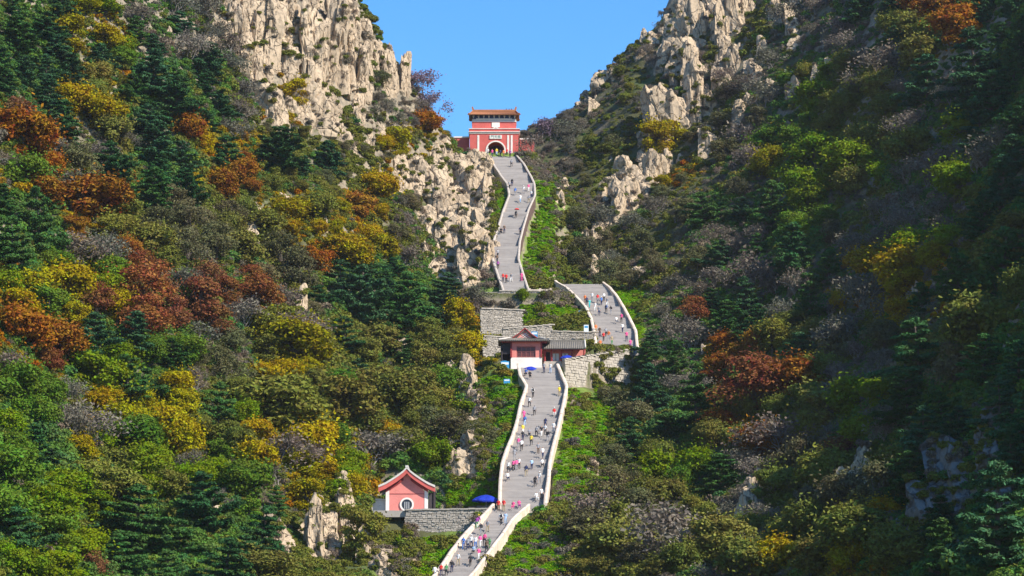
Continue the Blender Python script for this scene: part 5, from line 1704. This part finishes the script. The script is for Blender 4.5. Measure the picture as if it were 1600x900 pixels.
def person(px, py, top, leg, pose, label, extra=None, xc=None, yaw=None):
    b = footing(px, py)
    if b is None:
        return
    o = link('person', BODY[pose])
    for k, m in ((0, M['skin']), (1, CM[top]), (2, CM[leg]), (3, M['shoe']), (4, M['hair'])):
        o.material_slots[k].link = 'OBJECT'; o.material_slots[k].material = m
    o.location = b
    s = rnd.uniform(.96, 1.06)
    o.scale = (s, s, s)
    o.rotation_euler = (0, 0, rnd.uniform(-.5, .5) if yaw is None else yaw)
    tag(o, label, 'person', 'visitors on the mountain stairs')
    f = 1 if pose == 'climb' else -1
    z0 = -.46 if pose == 'sit' else 0
    if extra == 'pack':
        c = link('backpack', PACK, o); c.location = (0, -f * .17 + (.1 if f > 0 else 0), 1.25 + z0)
        PACK.materials.clear() if not PACK.materials else None
        if not PACK.materials: PACK.materials.append(CM['black'])
        c.material_slots[0].link = 'OBJECT'; c.material_slots[0].material = CM[xc or 'black']
    elif extra == 'hat':
        if not HAT.materials: HAT.materials.append(CM['white'])
        c = link('hat', HAT, o); c.location = (0, f * (.19 if pose == 'climb' else 0), 1.66 + z0)
        c.material_slots[0].link = 'OBJECT'; c.material_slots[0].material = CM[xc or 'white']
    elif extra == 'umbrella':
        e = empty('umbrella', b + Vector((.18, 0, 1.05)))
        tag(e, f'{xc} umbrella held up by a walker on the stairs at {label.split(" on ")[-1] if False else "the upper flight" if py < 450 else "the lower flight"}', 'umbrella')
        if not UMB.materials: UMB.materials.append(CM['red'])
        c = link('canopy', UMB, e); c.location = (0, 0, .75)
        c.material_slots[0].link = 'OBJECT'; c.material_slots[0].material = CM[xc or 'red']
        MB().tube([(0, 0, -.2), (0, 0, .98)], .012, 5).build('shaft', M['metal'], e)
        MB().tube([(0, 0, -.2), (.02, 0, -.26), (.06, 0, -.25)], .018, 5).build('handle', M['dark'], e)
    return o
PEOPLE = [
 (917, 478, 'navy', 'black', 'climb', 'dark dressed person left of the turquoise one on the right hand flight', None, None),
 (934, 474, 'red', 'grey', 'climb', 'person in red in the crowd at the very top of the right hand flight', None, None),
 (944, 472, 'white', 'black', 'climb', 'white topped climber at the very top of the right hand flight', None, None),
 (936, 494, 'grey', 'navy', 'walk', 'grey and navy walker in the upper middle of the right hand flight', None, None),
 (955, 492, 'black', 'grey', 'climb', 'black topped climber near the right parapet, upper right hand flight', None, None),
 (937, 527, 'brown', 'navy', 'stand', 'person in brown just right of the left parapet, right hand flight', None, None),
 (947, 527, 'grey', 'black', 'climb', 'person in grey between the red and orange walkers, right hand flight', None, None),
 (956, 541, 'khaki', 'green', 'walk', 'khaki and green walker near the foot of the right hand flight', None, None),
 (973, 520, 'white', 'navy', 'climb', 'white topped climber at the right parapet, middle of the right hand flight', None, None),
 (752, 838, 'black', 'grey', 'climb', 'black topped climber in the upper part of the bottom flight', None, None),
 (762, 833, 'grey', 'khaki', 'walk', 'grey and khaki walker in the upper part of the bottom flight', None, None),
 (731, 862, 'grey', 'navy', 'climb', 'grey topped climber between the blue and white ones, bottom flight', None, None),
 (740, 866, 'pale blue', 'black', 'sit', 'person in pale blue sitting in the group on the bottom flight', None, None),
 (760, 864, 'brown', 'black', 'climb', 'person in brown just below the bright pink one, bottom flight', None, None),
 (706, 896, 'black', 'navy', 'climb', 'dark climber near the bottom edge, right of the green one', None, None),
 (716, 884, 'white', 'khaki', 'walk', 'white and khaki walker low on the bottom flight', None, None),
 (841, 710, 'grey', 'brown', 'walk', 'grey and brown walker in the centre, below the yellow coat', None, None),
 (822, 745, 'navy', 'khaki', 'climb', 'navy topped climber left of centre low on the lower flight', None, None),
 (856, 690, 'black', 'grey', 'climb', 'black topped climber near the right parapet, mid lower flight', None, None),
 (835, 650, 'grey', 'black', 'climb', 'grey climber alone in the upper middle of the lower flight', None, None),
 (817, 690, 'black', 'navy', 'climb', 'black topped climber hugging the left parapet, mid lower flight', None, None),
 # before the gate
 (762, 244, 'white', 'grey', 'stand', 'person in white shirt and hat at far left before the gate arch', 'hat', 'white'),
 (769, 245, 'pink', 'navy', 'walk', 'person in pink top at the left of the gate arch', None, None),
 (776, 244, 'yellow', 'pale blue', 'stand', 'person in yellow top and pale blue trousers in the middle of the gate arch', None, None),
 (782, 245, 'navy', 'black', 'climb', 'dark dressed person before the gate arch, between yellow and red tops', None, None),
 (787, 246, 'orange', 'brown', 'walk', 'person in orange top right of the gate arch', None, None),
 (792, 244, 'red', 'black', 'stand', 'person in red top at the far right of the gate arch', None, None),
 (797, 247, 'purple', 'black', 'stand', 'person in purple top by the right parapet near the gate', None, None),
 # upper flight
 (799, 262, 'grey', 'black', 'climb', 'person in grey walking up just below the gate', None, None),
 (800, 292, 'black', 'navy', 'climb', 'dark dressed climber on the left side of the upper flight at its bend', 'pack', 'black'),
 (796, 296, 'grey', 'black', 'walk', 'grey dressed person by the left parapet at the upper bend', None, None),
 (805, 306, 'blue', 'grey', 'climb', 'person in blue under the upper bend', None, None),
 (818, 304, 'white', 'grey', 'walk', 'person in white at the middle of the upper bend', 'hat', 'white'),
 (826, 300, 'pink', 'white', 'walk', 'person in pink by the right parapet at the upper bend', None, None),
 (830, 310, 'white', 'navy', 'stand', 'person in white and navy by the right parapet at the upper bend', None, None),
 (826, 318, 'grey', 'khaki', 'climb', 'person in grey and khaki near the right parapet, just below the upper bend', None, None),
 (813, 318, 'white', 'pale blue', 'walk', 'person in white and pale blue, centre of the stairs, below the upper bend', None, None),
 (806, 342, 'black', 'black', 'climb', 'black dressed climber under a red umbrella on the upper flight', 'umbrella', 'red'),
 (813, 368, 'navy', 'black', 'climb', 'lone dark climber halfway along the upper flight, right side', None, None),
 (783, 366, 'black', 'black', 'sit', 'dark figure sitting at the left parapet halfway along the upper flight', None, None),
 (788, 365, 'brown', 'navy', 'stand', 'person in brown beside the sitting figure at the left parapet', None, None),
 (778, 404, 'grey', 'black', 'climb', 'uppermost of three walkers in a row along the left parapet', None, None),
 (777, 412, 'brown', 'black', 'climb', 'middle one of three walkers in a row along the left parapet', None, None),
 (778, 421, 'purple', 'black', 'climb', 'lowest of three walkers in a row along the left parapet', None, None),
 (786, 441, 'red', 'navy', 'walk', 'person in red at the foot of the upper flight, left side', None, None),
 (791, 443, 'red', 'black', 'stand', 'second person in red at the foot of the upper flight', 'pack', 'blue'),
 (799, 441, 'grey', 'white', 'walk', 'person in grey and white at the foot of the upper flight', None, None),
 (815, 440, 'pink', 'pink', 'stand', 'person dressed all in pink at the right foot of the upper flight', None, None),
 # side flight
 (914, 474, 'orange', 'brown', 'stand', 'person in orange at the top left of the right hand flight', None, None),
 (921, 482, 'turquoise', 'turquoise', 'walk', 'person in turquoise near the top of the right hand flight', None, None),
 (925, 472, 'white', 'grey', 'stand', 'person in white behind the turquoise one', None, None),
 (930, 487, 'white', 'white', 'walk', 'person in white in the centre top of the right hand flight', None, None),
 (940, 478, 'blue', 'navy', 'climb', 'climber in blue with a white hat at the top of the right hand flight', 'hat', 'white'),
 (947, 490, 'blue', 'black', 'climb', 'climber in blue with a black pack on the right hand flight', 'pack', 'black'),
 (949, 480, 'grey', 'white', 'walk', 'person in grey near the right parapet top of the right hand flight', None, None),
 (963, 505, 'white', 'grey', 'sit', 'person in white sitting at the right parapet of the right hand flight', None, None),
 (971, 504, 'pink', 'black', 'stand', 'person in pink leaning on the right parapet of the right hand flight', None, None),
 (931, 521, 'orange', 'khaki', 'walk', 'person in orange at the left parapet of the right hand flight', None, None),
 (943, 534, 'red', 'black', 'walk', 'person in red with red pack in the centre of the right hand flight', 'pack', 'red'),
 (951, 532, 'orange', 'grey', 'walk', 'person in orange beside the red one on the right hand flight', None, None),
 (938, 546, 'orange', 'white', 'stand', 'person in orange and white at the foot of the right hand flight', None, None),
 (979, 534, 'pink', 'navy', 'stand', 'person in pink low on the right hand flight, upper of two at the parapet', None, None),
 (985, 545, 'pink', 'purple', 'stand', 'person in pink and purple at the right foot of the right hand flight', None, None),
 # lower flight
 (822, 588, 'blue', 'black', 'sit', 'person in blue sitting under the parasol at the pavilion base', None, None),
 (828, 592, 'black', 'black', 'sit', 'dark figure sitting at the head of the lower flight', None, None),
 (850, 583, 'grey', 'navy', 'stand', 'person in grey at the head of the lower flight', None, None),
 (860, 583, 'white', 'pale blue', 'stand', 'person in white at the right head of the lower flight', None, None),
 (833, 622, 'white', 'black', 'climb', 'person in white near the left parapet high on the lower flight', 'pack', 'black'),
 (827, 637, 'white', 'black', 'climb', 'white and black climber below the white one at the left parapet', None, None),
 (874, 620, 'yellow', 'khaki', 'stand', 'person in yellow by the right parapet high on the lower flight', 'hat', 'white'),
 (866, 650, 'red', 'white', 'sit', 'person in red sitting by the right parapet of the lower flight', 'hat', 'white'),
 (819, 658, 'pink', 'pink', 'climb', 'person all in pink at the left parapet of the lower flight', None, None),
 (820, 667, 'blue', 'pale blue', 'climb', 'person in blue just below the all pink one', 'pack', 'blue'),
 (817, 680, 'yellow', 'white', 'walk', 'person in yellow and white at the left parapet of the lower flight', None, None),
 (827, 682, 'grey', 'black', 'sit', 'grey figure sitting right of the yellow and white one', None, None),
 (852, 670, 'navy', 'navy', 'climb', 'navy dressed climber in the middle of the lower flight', None, None),
 (838, 684, 'grey', 'black', 'climb', 'grey climber, left of a pair in the middle of the lower flight', None, None),
 (846, 684, 'black', 'white', 'walk', 'person in black top and white trousers in the middle of the lower flight', None, None),
 (852, 680, 'white', 'black', 'walk', 'white topped walker in the middle of the lower flight', 'pack', 'black'),
 (865, 678, 'white', 'grey', 'stand', 'person in white by the right parapet, middle of the lower flight', None, None),
 (830, 697, 'yellow', 'black', 'climb', 'person in bright yellow coat on the lower flight', None, None),
 (810, 701, 'pink', 'grey', 'climb', 'person in pink at the left parapet below the bright yellow coat', 'hat', 'white'),
 (815, 706, 'white', 'black', 'climb', 'person in white with black trousers below the bright yellow coat', None, None),
 (848, 717, 'white', 'navy', 'walk', 'small white and navy figure right of centre on the lower flight', None, None),
 (804, 718, 'grey', 'grey', 'climb', 'grey figure at the left parapet, above the pink pair', None, None),
 (802, 737, 'pink', 'black', 'climb', 'left one of the pink pair low on the lower flight', None, None),
 (807, 736, 'pink', 'grey', 'climb', 'right one of the pink pair low on the lower flight', None, None),
 (811, 734, 'white', 'black', 'walk', 'black and white figure right of the pink pair', None, None),
 (794, 740, 'white', 'black', 'climb', 'white figure at the left parapet, left of the pink pair', None, None),
 (831, 735, 'pale blue', 'navy', 'climb', 'lone person in pale blue low on the lower flight', None, None),
 (847, 731, 'white', 'black', 'sit', 'person in white sitting near the right parapet low on the lower flight', None, None),
 (793, 752, 'white', 'navy', 'sit', 'person sitting low by the left parapet of the lower flight', None, None),
 (836, 762, 'black', 'black', 'climb', 'black dressed climber near the right parapet at the bottom of the lower flight', None, None),
 (843, 757, 'white', 'grey', 'walk', 'person in white beside the black dressed climber', 'hat', 'white'),
 (846, 781, 'white', 'black', 'stand', 'person in white and black by the right parapet at the very foot', None, None),
 (838, 784, 'white', 'white', 'sit', 'person all in white sitting at the right foot of the lower flight', None, None),
 # terrace and bottom flight
 (779, 800, 'red', 'brown', 'walk', 'person in red carrying a red pack at the terrace by the parasol', 'pack', 'red'),
 (787, 800, 'red', 'khaki', 'stand', 'person in red right of the one with a red pack on the terrace', None, None),
 (802, 796, 'pink', 'pink', 'sit', 'left one of two people in pink sitting behind the bottom parapet', None, None),
 (811, 795, 'pink', 'purple', 'sit', 'right one of two people in pink sitting behind the bottom parapet', None, None),
 (783, 822, 'white', 'black', 'climb', 'person in white and black on the bottom flight', 'pack', 'black'),
 (790, 820, 'pale blue', 'pale blue', 'walk', 'person in pale blue at the right of the bottom flight', None, None),
 (745, 827, 'purple', 'green', 'climb', 'person in purple with green trousers at the left of the bottom flight', None, None),
 (748, 826, 'purple', 'white', 'walk', 'person in purple and white at the left edge of the bottom flight', 'hat', 'yellow'),
 (724, 859, 'blue', 'blue', 'climb', 'person in blue at the left parapet of the bottom flight', 'pack', 'blue'),
 (736, 858, 'white', 'navy', 'climb', 'person in white with a hat in the group on the bottom flight', 'hat', 'white'),
 (743, 858, 'white', 'blue', 'walk', 'person in white and blue in the group on the bottom flight', None, None),
 (751, 856, 'pink', 'white', 'climb', 'person in pale pink in the group on the bottom flight', None, None),
 (757, 855, 'pink', 'black', 'climb', 'person in bright pink with pink pack in the group on the bottom flight', 'pack', 'pink'),
 (765, 860, 'green', 'green', 'climb', 'person in green at the right of the group on the bottom flight', 'pack', 'green'),
 (748, 875, 'pink', 'white', 'walk', 'small figure in pink below the group on the bottom flight', None, None),
 (735, 886, 'black', 'black', 'climb', 'black dressed climber below the group on the bottom flight', None, None),
 (689, 902, 'red', 'navy', 'climb', 'person in red at the bottom edge of the photo', 'pack', 'red'),
 (697, 902, 'green', 'black', 'climb', 'person in dark green at the bottom edge right of the red one', None, None),
 (680, 906, 'white', 'grey', 'climb', 'person in white at the bottom edge left of the red one', None, None),
]
for row in PEOPLE:
    person(*row)

# ------------------------------------------------------------------ thin mountain haze
hz = MB().span(GX[0] - 30, GX[-1] + 30, GY[0] - 30, GY[-1] + 30, float(ZZ.min()) - 1.0, float(ZZ.max()) + 6.0).build('haze', None)
tag(hz, 'thin pale blue haze filling the gorge', 'haze', kind='stuff')
hm_ = bpy.data.materials.new('haze'); hm_.use_nodes = True
ht_ = hm_.node_tree; ht_.nodes.clear()
ho_ = ht_.nodes.new('ShaderNodeOutputMaterial'); hv_ = ht_.nodes.new('ShaderNodeVolumePrincipled')
hv_.inputs['Color'].default_value = (.80, .86, .95, 1); hv_.inputs['Density'].default_value = 0.00005; hv_.inputs['Anisotropy'].default_value = 0.2
ht_.links.new(hv_.outputs[0], ho_.inputs['Volume'])
hz.data.materials.append(hm_)
